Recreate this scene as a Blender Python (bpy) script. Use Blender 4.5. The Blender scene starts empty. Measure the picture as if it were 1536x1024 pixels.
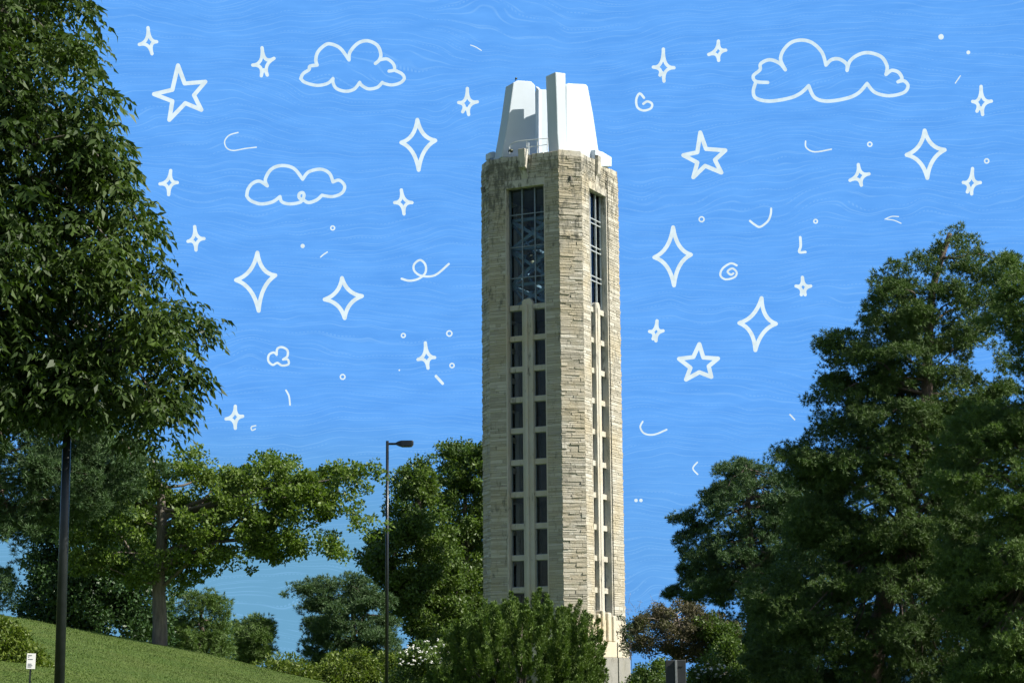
import bpy, math, random
import numpy as np
from mathutils import Matrix, Vector, noise as mnoise
R = math.radians
SC = bpy.context.scene
COL = SC.collection
random.seed(7)

# ------------------------------------------------------------------ camera
F = 3000.0; PITCH = 10.0; ROLL = -0.45; CAMZ = 1.6
cam_d = bpy.data.cameras.new('camera'); cam = bpy.data.objects.new('camera', cam_d); COL.objects.link(cam)
CM = Matrix.Rotation(R(90 + PITCH), 4, 'X') @ Matrix.Rotation(R(ROLL), 4, 'Z')
cam.matrix_world = Matrix.Translation((0, 0, CAMZ)) @ CM
cam_d.sensor_width = 36; cam_d.lens = F / 1536 * 36; cam_d.clip_end = 6000; cam_d.clip_start = 0.1
SC.camera = cam
# ------------------------------------------------------------------ world, sun, exposure
SUN_A, SUN_E = 76.0, 42.0      # azimuth from the camera side (-Y) towards +X, elevation
sv = Vector((math.sin(R(SUN_A)) * math.cos(R(SUN_E)), -math.cos(R(SUN_A)) * math.cos(R(SUN_E)), math.sin(R(SUN_E))))
w = bpy.data.worlds.new('World'); SC.world = w; w.use_nodes = True
nt = w.node_tree; bg = nt.nodes['Background']
sky = nt.nodes.new('ShaderNodeTexSky'); sky.sky_type = 'NISHITA'; sky.sun_disc = False
sky.sun_elevation = R(SUN_E); sky.sun_rotation = math.atan2(sv.x, sv.y)
sky.air_density = 1.0; sky.dust_density = 1.0; sky.ozone_density = 1.0
nt.links.new(sky.outputs[0], bg.inputs[0]); bg.inputs[1].default_value = 0.075
sl = bpy.data.lights.new('sun', 'SUN'); sl.energy = 5.0; sl.angle = R(0.5); sl.color = (1.0, 0.945, 0.85)
so = bpy.data.objects.new('sun', sl); COL.objects.link(so)
so.rotation_euler = sv.to_track_quat('Z', 'Y').to_euler(); so.location = (60, -20, 60)
SC.view_settings.view_transform = 'Standard'; SC.view_settings.look = 'None'
SC.view_settings.exposure = 0.6; SC.view_settings.gamma = 1.0

# ------------------------------------------------------------------ helpers
M3 = np.array(CM.to_3x3())
def rays(px, py):
    px = np.asarray(px, float); py = np.asarray(py, float)
    v = np.stack([(px - 768) / F, -(py - 512) / F, -np.ones_like(px)], -1)
    return v @ M3.T
def P(px, py, Y):
    d = rays(px, py); k = np.asarray(Y, float) / d[..., 1]
    return d * k[..., None] + np.array([0, 0, CAMZ])
def V(px, py, Y): return Vector(P(px, py, Y))

def mesh_np(name, verts, faces, mat, parent=None, smooth=False):
    verts = np.asarray(verts, np.float32); faces = np.asarray(faces, np.int32)
    me = bpy.data.meshes.new(name); k = faces.shape[1]
    me.vertices.add(len(verts)); me.vertices.foreach_set('co', verts.ravel())
    me.loops.add(faces.size); me.loops.foreach_set('vertex_index', faces.ravel())
    me.polygons.add(len(faces)); me.polygons.foreach_set('loop_start', np.arange(0, faces.size, k, dtype=np.int32))
    if smooth: me.polygons.foreach_set('use_smooth', np.ones(len(faces), bool))
    me.update(calc_edges=True); me.validate()
    o = bpy.data.objects.new(name, me); COL.objects.link(o)
    if mat: me.materials.append(mat)
    if parent: o.parent = parent
    return o
class MB:
    """collects polygons, builds one mesh"""
    def __init__(s): s.v = []; s.f = []
    def add(s, vs, fs):
        b = len(s.v); s.v += [tuple(x) for x in vs]; s.f += [tuple(i + b for i in f) for f in fs]; return s
    def box(s, a, b, T=None):
        x0, y0, z0 = a; x1, y1, z1 = b
        vs = [Vector(p) for p in ((x0,y0,z0),(x1,y0,z0),(x1,y1,z0),(x0,y1,z0),(x0,y0,z1),(x1,y0,z1),(x1,y1,z1),(x0,y1,z1))]
        if T: vs = [T @ p for p in vs]
        return s.add(vs, [(0,3,2,1),(4,5,6,7),(0,1,5,4),(1,2,6,5),(2,3,7,6),(3,0,4,7)])
    def prism(s, poly, z0, z1, T=None, z1s=None):
        n = len(poly)
        vs = [Vector((p[0], p[1], z0)) for p in poly] + [Vector((p[0], p[1], (z1s[i] if z1s else z1))) for i, p in enumerate(poly)]
        if T: vs = [T @ p for p in vs]
        return s.add(vs, [tuple(range(n))[::-1], tuple(range(n, 2*n))] + [(i, (i+1) % n, n + (i+1) % n, n + i) for i in range(n)])
    def extr(s, face, vec):
        n = len(face); vs = [Vector(p) for p in face] + [Vector(p) + vec for p in face]
        return s.add(vs, [tuple(range(n)), tuple(range(n, 2*n))[::-1]] + [(i, n + i, n + (i+1) % n, (i+1) % n) for i in range(n)])
    def tube(s, pts, rad, n=8, cap=True):
        pts = [Vector(p) for p in pts]; m = len(pts)
        if not hasattr(rad, '__len__'): rad = [rad] * m
        rings = []; up = None
        for i, p in enumerate(pts):
            t = (pts[min(i+1, m-1)] - pts[max(i-1, 0)])
            if t.length < 1e-9: t = Vector((0, 0, 1))
            t.normalize()
            if up is None:
                up = t.orthogonal().normalized()
            up = (up - t * up.dot(t))
            up = up.normalized() if up.length > 1e-6 else t.orthogonal().normalized()
            b = t.cross(up)
            rings.append([p + (up * math.cos(2*math.pi*k/n) + b * math.sin(2*math.pi*k/n)) * rad[i] for k in range(n)])
        vs = [v for r in rings for v in r]; fs = []
        for i in range(m - 1):
            for k in range(n):
                fs.append((i*n+k, i*n+(k+1) % n, (i+1)*n+(k+1) % n, (i+1)*n+k))
        if cap: fs += [tuple(range(n))[::-1], tuple(range((m-1)*n, m*n))]
        return s.add(vs, fs)
    def ball(s, c, r, nu=8, nv=5, sc=(1, 1, 1)):
        c = Vector(c); vs = []; fs = []
        for j in range(1, nv):
            th = math.pi * j / nv
            for i in range(nu):
                ph = 2*math.pi*i/nu
                vs.append(c + Vector((math.sin(th)*math.cos(ph)*sc[0], math.sin(th)*math.sin(ph)*sc[1], math.cos(th)*sc[2])) * r)
        a = len(vs); vs += [c + Vector((0, 0, r*sc[2])), c - Vector((0, 0, r*sc[2]))]
        for j in range(nv - 2):
            for i in range(nu): fs.append((j*nu+i, (j+1)*nu+i, (j+1)*nu+(i+1) % nu, j*nu+(i+1) % nu))
        for i in range(nu):
            fs.append((a, i, (i+1) % nu)); fs.append((a+1, (nv-2)*nu+(i+1) % nu, (nv-2)*nu+i))
        return s.add(vs, fs)
    def lathe(s, prof, c, n=16, T=None):
        vs = []; fs = []; m = len(prof)
        for r_, z in prof:
            for i in range(n):
                a = 2*math.pi*i/n; p = Vector((c[0]+r_*math.cos(a), c[1]+r_*math.sin(a), c[2]+z)); vs.append(T @ p if T else p)
        for j in range(m-1):
            for i in range(n): fs.append((j*n+i, j*n+(i+1) % n, (j+1)*n+(i+1) % n, (j+1)*n+i))
        return s.add(vs, fs)
    def build(s, name, mat, parent=None, smooth=False, bevel=0):
        me = bpy.data.meshes.new(name); me.from_pydata(s.v, [], s.f); me.update()
        o = bpy.data.objects.new(name, me); COL.objects.link(o)
        if mat: me.materials.append(mat)
        if smooth: me.polygons.foreach_set('use_smooth', [True]*len(me.polygons))
        if parent: o.parent = parent
        if bevel:
            b = o.modifiers.new('bevel', 'BEVEL'); b.width = bevel; b.segments = 2; b.limit_method = 'ANGLE'
        return o
def thing(name, label, cat, group=None, loc=None):
    o = bpy.data.objects.new(name, None); COL.objects.link(o)
    o.empty_display_size = 0.3
    return tag(o, label, cat, group)
def tag(o, label=None, cat=None, group=None, kind=None):
    if label: o['label'] = label
    if cat: o['category'] = cat
    if group: o['group'] = group
    if kind: o['kind'] = kind
    return o
def catmull(pts, k=5):
    pts = [tuple(p) for p in pts]
    if len(pts) < 3: return pts
    q = [pts[0]] + pts + [pts[-1]]; out = []
    for i in range(1, len(q) - 2):
        for j in range(k):
            t = j / k
            out.append(tuple(0.5*((2*b) + (-a+c)*t + (2*a-5*b+4*c-d)*t*t + (-a+3*b-3*c+d)*t**3)
                       for a, b, c, d in zip(q[i-1], q[i], q[i+1], q[i+2])))
    out.append(pts[-1]); return out

# ------------------------------------------------------------------ materials
def new_mat(name):
    m = bpy.data.materials.new(name); m.use_nodes = True
    return m, m.node_tree, m.node_tree.nodes['Principled BSDF']
def mixc(nt, a, b, fac, bt='MIX'):
    n = nt.nodes.new('ShaderNodeMix'); n.data_type = 'RGBA'; n.blend_type = bt
    for s, v in ((n.inputs[0], fac), (n.inputs[6], a), (n.inputs[7], b)):
        if isinstance(v, (int, float)): s.default_value = v
        elif isinstance(v, tuple): s.default_value = (*v, 1)
        else: nt.links.new(v, s)
    return n.outputs[2]
def math_n(nt, op, a, b=None, c=None, clamp=False):
    n = nt.nodes.new('ShaderNodeMath'); n.operation = op; n.use_clamp = clamp
    for s, v in zip(n.inputs, (a, b, c)):
        if v is None: continue
        if isinstance(v, (int, float)): s.default_value = v
        else: nt.links.new(v, s)
    return n.outputs[0]
def noise_n(nt, vec, scale, detail=4, rough=0.55, dist=0):
    n = nt.nodes.new('ShaderNodeTexNoise'); n.inputs['Scale'].default_value = scale; n.inputs['Detail'].default_value = detail
    n.inputs['Roughness'].default_value = rough; n.inputs['Distortion'].default_value = dist
    if vec is not None: nt.links.new(vec, n.inputs['Vector'])
    return n.outputs['Fac']
def ramp(nt, fac, stops):
    n = nt.nodes.new('ShaderNodeValToRGB'); e = n.color_ramp.elements
    while len(e) < len(stops): e.new(0.5)
    for el, (p, c) in zip(e, stops):
        el.position = p; el.color = (*c, 1) if isinstance(c, tuple) else (c, c, c, 1)
    nt.links.new(fac, n.inputs[0]); return n.outputs[0]
def gpos(nt): return nt.nodes.new('ShaderNodeNewGeometry').outputs['Position']
def mapping(nt, vec, sc):
    n = nt.nodes.new('ShaderNodeMapping'); n.inputs['Scale'].default_value = sc; nt.links.new(vec, n.inputs[0]); return n.outputs[0]
def bump(nt, h, dist, strength=1.0):
    n = nt.nodes.new('ShaderNodeBump'); n.inputs['Distance'].default_value = dist; n.inputs['Strength'].default_value = strength
    nt.links.new(h, n.inputs['Height']); return n.outputs[0]

def leaf_mat(name, c1, c2, c3=None, transl=0.3, rough=0.5, patch=0.5, spec=0.35):
    """leaf colour differs from leaf to leaf and from bough to bough"""
    m, nt, b = new_mat(name); g = nt.nodes.new('ShaderNodeNewGeometry')
    col = ramp(nt, g.outputs['Random Per Island'], [(0, c1), (1, c2)])
    if c3:
        n = noise_n(nt, g.outputs['Position'], patch, 3)
        col = mixc(nt, col, c3, ramp(nt, n, [(0.48, 0.0), (0.66, 1.0)]))
    nt.links.new(col, b.inputs['Base Color']); b.inputs['Roughness'].default_value = rough
    b.inputs['Specular IOR Level'].default_value = spec
    t = nt.nodes.new('ShaderNodeBsdfTranslucent'); nt.links.new(mixc(nt, col, (1.0, 1.15, 0.35), 1.0, 'MULTIPLY'), t.inputs[0])
    mx = nt.nodes.new('ShaderNodeMixShader'); mx.inputs[0].default_value = transl
    out = nt.nodes['Material Output']
    nt.links.new(b.outputs[0], mx.inputs[1]); nt.links.new(t.outputs[0], mx.inputs[2]); nt.links.new(mx.outputs[0], out.inputs[0])
    return m
def bark_mat(name, c1, c2):
    m, nt, b = new_mat(name); p = gpos(nt)
    n = noise_n(nt, mapping(nt, p, (9, 9, 1.6)), 1.6, 6, 0.7); n2 = noise_n(nt, p, 1.2, 3)
    col = mixc(nt, ramp(nt, n, [(0.35, c1), (0.65, c2)]), (0.5, 0.5, 0.5), math_n(nt, 'MULTIPLY', n2, 0.2))
    nt.links.new(col, b.inputs['Base Color']); b.inputs['Roughness'].default_value = 0.95
    nt.links.new(bump(nt, n, 0.05), b.inputs['Normal']); return m
def metal_mat(name, c, rough=0.35, metallic=0.6):
    m, nt, b = new_mat(name); n = noise_n(nt, gpos(nt), 6, 4)
    nt.links.new(mixc(nt, c, tuple(min(1, x*1.6+0.01) for x in c), ramp(nt, n, [(0.4, 0.0), (0.75, 0.6)])), b.inputs['Base Color'])
    b.inputs['Roughness'].default_value = rough; b.inputs['Metallic'].default_value = metallic
    return m

def stone_mat(name, ca, cb, cc, stain=1.0, island=True, zt=32.0):
    m, nt, b = new_mat(name); g = nt.nodes.new('ShaderNodeNewGeometry'); p = g.outputs['Position']
    n1 = noise_n(nt, p, 0.45, 5, 0.6)
    col = ramp(nt, g.outputs['Random Per Island'] if island else noise_n(nt, p, 1.3, 3), [(0, ca), (0.55, cb), (1, cc)])
    col = mixc(nt, col, tuple(x*y for x, y in zip(cb, (1.0, 0.92, 0.76))), ramp(nt, n1, [(0.45, 0.0), (0.62, 0.75)]))
    # rusty and sooty weathering with its own outline
    fine = noise_n(nt, mapping(nt, p, (3.0, 3.0, 1.1)), 1.2, 7, 0.72)
    sep = nt.nodes.new('ShaderNodeSeparateXYZ'); nt.links.new(p, sep.inputs[0])
    top = math_n(nt, 'MULTIPLY_ADD', sep.outputs['Z'], 1/9.0, -(zt-9.0)/9.0, clamp=True)
    soot = math_n(nt, 'ADD', math_n(nt, 'MULTIPLY', top, 0.13 * stain), fine)
    soot = math_n(nt, 'ADD', soot, math_n(nt, 'MULTIPLY', math_n(nt, 'SUBTRACT', noise_n(nt, p, 0.25, 3), 0.5), 0.35))
    col = mixc(nt, col, (0.10, 0.105, 0.09), ramp(nt, soot, [(0.57, 0.0), (0.70, 0.9)]))
    n3 = noise_n(nt, p, 9, 6, 0.7)
    col = mixc(nt, col, (0.5, 0.45, 0.36), math_n(nt, 'MULTIPLY', n3, 0.25))
    nt.links.new(col, b.inputs['Base Color']); b.inputs['Roughness'].default_value = 0.92
    b.inputs['Specular IOR Level'].default_value = 0.2
    nt.links.new(bump(nt, n3, 0.035), b.inputs['Normal']); return m

M = {}
M['stone'] = stone_mat('rough_limestone', (0.33, 0.31, 0.255), (0.45, 0.425, 0.355), (0.57, 0.55, 0.48), 1.0)
M['mortar'] = stone_mat('lime_mortar', (0.29, 0.275, 0.235), (0.34, 0.32, 0.27), (0.38, 0.36, 0.31), 1.0, False)
M['ashlar'] = stone_mat('smooth_limestone', (0.46, 0.44, 0.38), (0.53, 0.51, 0.45), (0.60, 0.58, 0.52), 0.6, False)
M['paleashlar'] = stone_mat('pale_base_limestone', (0.52, 0.48, 0.38), (0.58, 0.53, 0.42), (0.62, 0.58, 0.48), 0.0, False)
M['granite'] = stone_mat('grey_base_granite', (0.20, 0.20, 0.19), (0.25, 0.25, 0.23), (0.30, 0.30, 0.28), 0.0, False)
def plain(name, c, rough=0.6, var=0.12, sc=2.0):
    m, nt, b = new_mat(name); n = noise_n(nt, gpos(nt), sc, 5)
    nt.links.new(mixc(nt, c, tuple(x*(1-var*2) for x in c), ramp(nt, n, [(0.4, 0.0), (0.7, 1.0)])), b.inputs['Base Color'])
    b.inputs['Roughness'].default_value = rough; return m
M['white'] = plain('white_painted_crown', (0.53, 0.60, 0.66), 0.7, 0.03, 0.7)
M['rail'] = plain('white_rail', (0.8, 0.82, 0.82), 0.4)
M['steel'] = plain('blue_grey_steel', (0.24, 0.36, 0.45), 0.5, 0.2, 3)
M['frame'] = metal_mat('window_frame_metal', (0.16, 0.20, 0.23), 0.45, 0.3)
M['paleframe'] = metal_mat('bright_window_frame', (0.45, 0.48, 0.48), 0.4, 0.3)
M['slab'] = plain('concrete_slab', (0.13, 0.12, 0.105), 0.9)
M['bronze'] = metal_mat('bell_bronze', (0.07, 0.075, 0.05), 0.45, 0.8)
M['lamp'] = metal_mat('black_lamp_paint', (0.012, 0.016, 0.018), 0.32, 0.2)
M['lens'] = plain('lamp_lens', (0.25, 0.26, 0.25), 0.2)
M['signback'] = plain('sign_back', (0.035, 0.04, 0.042), 0.6)
M['galv'] = metal_mat('galvanised_post', (0.3, 0.31, 0.31), 0.5, 0.5)
M['signwhite'] = plain('sign_white', (0.8, 0.8, 0.8), 0.5, 0.03)
M['ink'] = plain('sign_ink', (0.12, 0.15, 0.19), 0.7)
def glass_mat():
    m, nt, b = new_mat('tinted_window_glass'); nt.nodes.remove(b)
    tr = nt.nodes.new('ShaderNodeBsdfTransparent'); tr.inputs[0].default_value = (0.88, 0.92, 0.94, 1)
    gl = nt.nodes.new('ShaderNodeBsdfGlossy'); gl.inputs['Roughness'].default_value = 0.04; gl.inputs[0].default_value = (0.45, 0.52, 0.6, 1)
    lw = nt.nodes.new('ShaderNodeFresnel'); lw.inputs[0].default_value = 1.3
    mx = nt.nodes.new('ShaderNodeMixShader'); nt.links.new(lw.outputs[0], mx.inputs[0])
    nt.links.new(tr.outputs[0], mx.inputs[1]); nt.links.new(gl.outputs[0], mx.inputs[2])
    nt.links.new(mx.outputs[0], nt.nodes['Material Output'].inputs[0]); return m
M['glass'] = glass_mat()
M['bark'] = bark_mat('grey_brown_bark', (0.07, 0.055, 0.04), (0.20, 0.16, 0.115))
M['pinebark'] = bark_mat('pine_bark', (0.05, 0.035, 0.028), (0.19, 0.125, 0.085))
M['twig'] = bark_mat('dead_twigs', (0.16, 0.12, 0.09), (0.30, 0.25, 0.19))
M['ash'] = leaf_mat('ash_leaves', (0.020, 0.044, 0.008), (0.058, 0.10, 0.020), (0.085, 0.135, 0.028), 0.28, 0.5, 0.35, 0.25)
M['oak'] = leaf_mat('oak_leaves', (0.085, 0.145, 0.024), (0.175, 0.25, 0.05), (0.12, 0.19, 0.034), 0.34, 0.5)
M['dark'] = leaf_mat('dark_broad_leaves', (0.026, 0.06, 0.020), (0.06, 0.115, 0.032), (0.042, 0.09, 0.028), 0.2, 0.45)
M['green'] = leaf_mat('mid_green_leaves', (0.06, 0.105, 0.020), (0.135, 0.205, 0.040), (0.07, 0.125, 0.034), 0.3, 0.5)
M['pine'] = leaf_mat('pine_needles', (0.058, 0.11, 0.030), (0.13, 0.205, 0.055), (0.085, 0.14, 0.045), 0.15, 0.6)
M['pinelight'] = leaf_mat('light_pine_needles', (0.068, 0.125, 0.028), (0.15, 0.235, 0.055), (0.09, 0.15, 0.038), 0.2, 0.6)
M['pineblue'] = leaf_mat('blue_green_needles', (0.045, 0.092, 0.036), (0.10, 0.17, 0.060), (0.07, 0.13, 0.05), 0.15, 0.6)
M['juniper'] = leaf_mat('juniper_sprays', (0.07, 0.13, 0.026), (0.17, 0.255, 0.052), (0.11, 0.18, 0.038), 0.15, 0.6)
M['hedge'] = leaf_mat('yellow_green_leaves', (0.075, 0.125, 0.016), (0.17, 0.225, 0.035), None, 0.3, 0.5)
M['deadleaf'] = leaf_mat('brown_dry_leaves', (0.075, 0.068, 0.040), (0.15, 0.13, 0.075), (0.07, 0.095, 0.035), 0.2, 0.8)
M['flower'] = plain('white_petals', (0.8, 0.8, 0.76), 0.7)
M['distant'] = leaf_mat('distant_leaves', (0.03, 0.06, 0.04), (0.06, 0.10, 0.06), None, 0.1, 0.8)
def grass_ground():
    m, nt, b = new_mat('lawn_ground'); p = gpos(nt)
    n1 = noise_n(nt, p, 0.5, 5, 0.6); n2 = noise_n(nt, mapping(nt, p, (6, 2.5, 6)), 2.0, 6, 0.7)
    c = ramp(nt, n1, [(0.38, (0.085, 0.145, 0.030)), (0.62, (0.14, 0.19, 0.048))])
    c = mixc(nt, c, (0.20, 0.20, 0.08), ramp(nt, noise_n(nt, p, 1.4, 6, 0.7), [(0.60, 0.0), (0.72, 0.5)]))
    c = mixc(nt, c, (0.035, 0.055, 0.012), ramp(nt, n2, [(0.35, 0.7), (0.6, 0.0)]))
    nt.links.new(c, b.inputs['Base Color']); b.inputs['Roughness'].default_value = 0.95; b.inputs['Specular IOR Level'].default_value = 0.1
    nt.links.new(bump(nt, n2, 0.12), b.inputs['Normal']); return m
M['ground'] = grass_ground()
M['blade'] = leaf_mat('grass_blades', (0.10, 0.16, 0.034), (0.145, 0.205, 0.05), (0.085, 0.12, 0.026), 0.3, 0.7, 0.6)
M['hill'] = plain('far_hillside', (0.05, 0.10, 0.085), 0.95, 0.2, 0.02)

# sky backdrop: flat blue wash crossed by pale wavy drawn lines
def sky_mat():
    m, nt, b = new_mat('drawn_blue_sky'); nt.nodes.remove(b)
    uv = nt.nodes.new('ShaderNodeUVMap').outputs[0]     # 1 unit = 1 degree-like cell on the dome
    sep = nt.nodes.new('ShaderNodeSeparateXYZ'); nt.links.new(uv, sep.inputs[0])
    U, Vv = sep.outputs['X'], sep.outputs['Y']
    wn = noise_n(nt, mapping(nt, uv, (0.16, 0.42, 1)), 1.0, 1, 0.4)
    wn2 = noise_n(nt, mapping(nt, uv, (0.7, 0.5, 1)), 1.0, 1, 0.4)
    v = math_n(nt, 'ADD', Vv, math_n(nt, 'MULTIPLY', wn, 2.0)); v = math_n(nt, 'ADD', v, math_n(nt, 'MULTIPLY', wn2, 0.5))
    def lines(freq, off, width, dash=None):
        t = math_n(nt, 'MULTIPLY_ADD', v, freq, off)
        fr = math_n(nt, 'ABSOLUTE', math_n(nt, 'SUBTRACT', math_n(nt, 'FRACT', t), 0.5))
        l = math_n(nt, 'SUBTRACT', 1.0, math_n(nt, 'DIVIDE', fr, width), clamp=True)
        if dash:
            d = math_n(nt, 'FRACT', math_n(nt, 'MULTIPLY', U, dash))
            l = math_n(nt, 'MULTIPLY', l, math_n(nt, 'GREATER_THAN', d, 0.42))
        fade = noise_n(nt, mapping(nt, uv, (0.5, 2.6, 1)), 1.0 + off, 2)
        return math_n(nt, 'MULTIPLY', l, ramp(nt, fade, [(0.38, 0.0), (0.58, 1.0)]))
    L = math_n(nt, 'MAXIMUM', lines(6.6, 0.1, 0.085), lines(3.7, 0.7, 0.05, 9.0))
    L = math_n(nt, 'MAXIMUM', L, lines(4.9, 0.35, 0.06))
    base = noise_n(nt, mapping(nt, uv, (0.5, 2.5, 1)), 1.0, 5, 0.65)
    c = ramp(nt, base, [(0.3, (0.105, 0.355, 0.89)), (0.7, (0.138, 0.42, 0.98))])
    # lower sky is duller and greener than the sky above
    low = ramp(nt, math_n(nt, 'MULTIPLY', Vv, 0.1), [(0.0, 1.0), (0.40, 0.95), (0.80, 0.0)])
    # duller lower sky is limited to the western side
    side = ramp(nt, math_n(nt, 'MULTIPLY_ADD', U, 0.05, 0.5), [(0.30, 0.95), (0.54, 0.25)])
    c = mixc(nt, c, (0.155, 0.375, 0.56), math_n(nt, 'MULTIPLY', low, side))
    c = mixc(nt, c, (0.30, 0.60, 1.0), math_n(nt, 'MULTIPLY', L, 0.36))
    e = nt.nodes.new('ShaderNodeEmission'); nt.links.new(c, e.inputs[0]); e.inputs[1].default_value = 0.68
    nt.links.new(e.outputs[0], nt.nodes['Material Output'].inputs[0]); return m
def glow(name, c, s=0.66):
    m, nt, b = new_mat(name); nt.nodes.remove(b)
    e = nt.nodes.new('ShaderNodeEmission'); e.inputs[1].default_value = s
    n = noise_n(nt, gpos(nt), 0.5, 4)
    nt.links.new(mixc(nt, c, tuple(x*0.9 for x in c), ramp(nt, n, [(0.45, 0.0), (0.6, 1.0)])), e.inputs[0])
    nt.links.new(e.outputs[0], nt.nodes['Material Output'].inputs[0]); return m
M['sky'] = sky_mat()
M['chalk'] = glow('chalk_white_sky_line', (0.78, 0.93, 0.985))
M['cloudline'] = glow('cloud_sky_line', (0.70, 0.88, 0.985))
M['faint'] = glow('faint_sky_line', (0.50, 0.76, 1.0))

# ------------------------------------------------------------------ sky
RS = 620.0
def build_sky():
    az = np.linspace(-48, 48, 97); el = np.linspace(-4, 45, 50)
    A, E = np.meshgrid(np.radians(az), np.radians(el))
    v = np.stack([np.sin(A)*np.cos(E)*RS, np.cos(A)*np.cos(E)*RS, np.sin(E)*RS + CAMZ], -1).reshape(-1, 3)
    nx, ny = len(az), len(el)
    i = (np.arange(ny-1)[:, None]*nx + np.arange(nx-1)[None]).ravel()
    f = np.stack([i, i+nx, i+nx+1, i+1], -1)
    o = mesh_np('sky', v, f, M['sky'], None, True)
    uvl = o.data.uv_layers.new(name='UVMap')
    uv = np.stack([np.degrees(A), np.degrees(E)], -1).reshape(-1, 2)
    li = np.empty(len(o.data.loops), np.int32); o.data.loops.foreach_get('vertex_index', li)
    uvl.data.foreach_set('uv', uv[li].astype(np.float32).ravel())
    o['kind'] = 'structure'
build_sky()

# ------------------------------------------------------------------ drawn marks hanging in the sky
RD = 600.0; PXM = RD / F
def SP(p):
    d = rays(p[0], p[1]); d = d / np.linalg.norm(d)
    return Vector(d * RD + np.array([0, 0, CAMZ]))
def doodle(name, strokes, wpx, label, cat, group=None, mat='chalk'):
    mb = MB()
    for s in strokes:
        pts = [SP(p) for p in s]; r = wpx/2*PXM
        rad = r
        mb.tube(pts, rad, 8); mb.ball(pts[0], r, 8, 6); mb.ball(pts[-1], r, 8, 6)
        for q in pts[1:-1]: mb.ball(q, r, 6, 4)
    o = mb.build(name, M[mat]); tag(o, label, cat, group); return o
def sparkle(tips, w, label, small=True, pull=1.02):
    c = (sum(t[0] for t in tips)/len(tips), sum(t[1] for t in tips)/len(tips)); st = []
    n = len(tips)
    for i in range(n):
        a, b = tips[i], tips[(i+1) % n]; m = ((a[0]+b[0])/2, (a[1]+b[1])/2)
        q = (m[0] + (c[0]-m[0])*pull, m[1] + (c[1]-m[1])*pull)
        st.append([((1-t)**2*a[0]+2*t*(1-t)*q[0]+t*t*b[0], (1-t)**2*a[1]+2*t*(1-t)*q[1]+t*t*b[1]) for t in [k/8 for k in range(9)]])
    doodle('sparkle_star' if small else 'large_sparkle_star', st, w, label, 'star',
           'small solid sparkle stars drawn in the sky' if small else 'large hollow four pointed sparkles in the sky')
G5 = 'hollow five pointed stars drawn in the sky'
def star5(v, label):
    doodle('five_pointed_star', [[v[i], v[(i+1) % 10]] for i in range(10)], 6.2, label, 'star', G5)
star5([(267,98.5),(277,125.5),(308,123),(291,143),(302,165),(278,155),(254,180),(258.5,152),(231,141.5),(258.5,135)], 'largest hollow five pointed star, beside the top of the big left tree')
star5([(1050.4,199),(1059,223.6),(1088,225.7),(1072.4,240),(1082,259),(1057.7,249),(1040,266),(1046,244),(1025,233),(1046,228.6)], 'hollow five pointed star right of the white tower crown')
star5([(1049,516),(1055,536),(1077,537.5),(1063,549),(1067,565),(1049,558),(1029,569),(1035.7,551.4),(1018.5,538),(1040,535.3)], 'lowest hollow five pointed star, right of the tower shaft')
SM = [
 ([(222,42),(235,63),(228,81),(209,67)], 'small sparkle nearest the top left corner, above the five pointed star'),
 ([(393,72),(411,88),(401,113),(392,114),(379,98)], 'small five armed sparkle left of the top left cloud'),
 ([(256,256),(266,274),(253,292),(240,276)], 'small sparkle left of the middle left cloud, near the leaves'),
 ([(701,133),(716,153),(703,172),(694,168),(688,154)], 'small five armed sparkle just left of the white tower crown'),
 ([(602,285),(618,304),(606,321),(592,304)], 'small sparkle under the large sparkle left of the tower top'),
 ([(292,340),(306,358),(294,375),(282,362)], 'small sparkle above and left of the leftmost large sparkle'),
 ([(353,609),(364,624),(353,642),(339,628)], 'lowest small sparkle on the left, by the leafy tree edge'),
 ([(638,514),(652,536),(642,552),(627,539)], 'small sparkle between the lamp head and the tower shaft'),
 ([(995,74),(1011,102),(996,122),(990,113),(980,101)], 'long armed small sparkle right of the white tower crown'),
 ([(1077.6,62),(1088.6,75.6),(1078,91),(1063,82)], 'small sparkle left of the top right cloud'),
 ([(1287.5,247),(1303.5,261),(1292,278),(1275,270.6)], 'tilted small sparkle below the top right cloud'),
 ([(1471.6,130),(1487,152),(1474,172),(1465.5,167),(1459,152.5)], 'small five armed sparkle nearest the top right corner'),
 ([(1458.8,253),(1470.5,274),(1457.5,291),(1451,288),(1445,273.8)], 'small five armed sparkle above the tall right pine'),
 ([(1203.6,416),(1216,429),(1207.7,442),(1202,442),(1194,429)], 'small star shaped sparkle left of the tall pine top'),
 ([(985.6,481),(994.6,496),(984,511),(979.6,508),(974.3,497)], 'small sparkle close to the right edge of the tower'),
]
for t, l in SM: sparkle(t, 5.0, l)
BG = [
 ([(626,180),(653,211),(628,255),(602,214)], 'large hollow sparkle left of the tower top'),
 ([(386,379),(413,413),(388,466),(354,420)], 'tallest large hollow sparkle on the left, below the middle cloud'),
 ([(513,417),(543,444),(517,477),(487,449)], 'large hollow sparkle left of the loop stroke and above the lamp post'),
 ([(1387,196),(1417,225),(1391,267),(1360,232.5)], 'large hollow sparkle below the right end of the top right cloud'),
 ([(1009.7,341),(1036.4,382),(1011,428),(981.5,386)], 'large hollow sparkle nearest the right side of the tower'),
 ([(1142.4,447),(1164,485.5),(1133,525),(1109,484.3)], 'large hollow sparkle left of the tall right pine'),
]
for t, l in BG: sparkle(t, 6.0, l, False, 0.62)
GC = 'outlined clouds drawn in the sky'
def Z4(pts): return [(440+.293*x, 20+.293*y) for x, y in pts]
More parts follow.
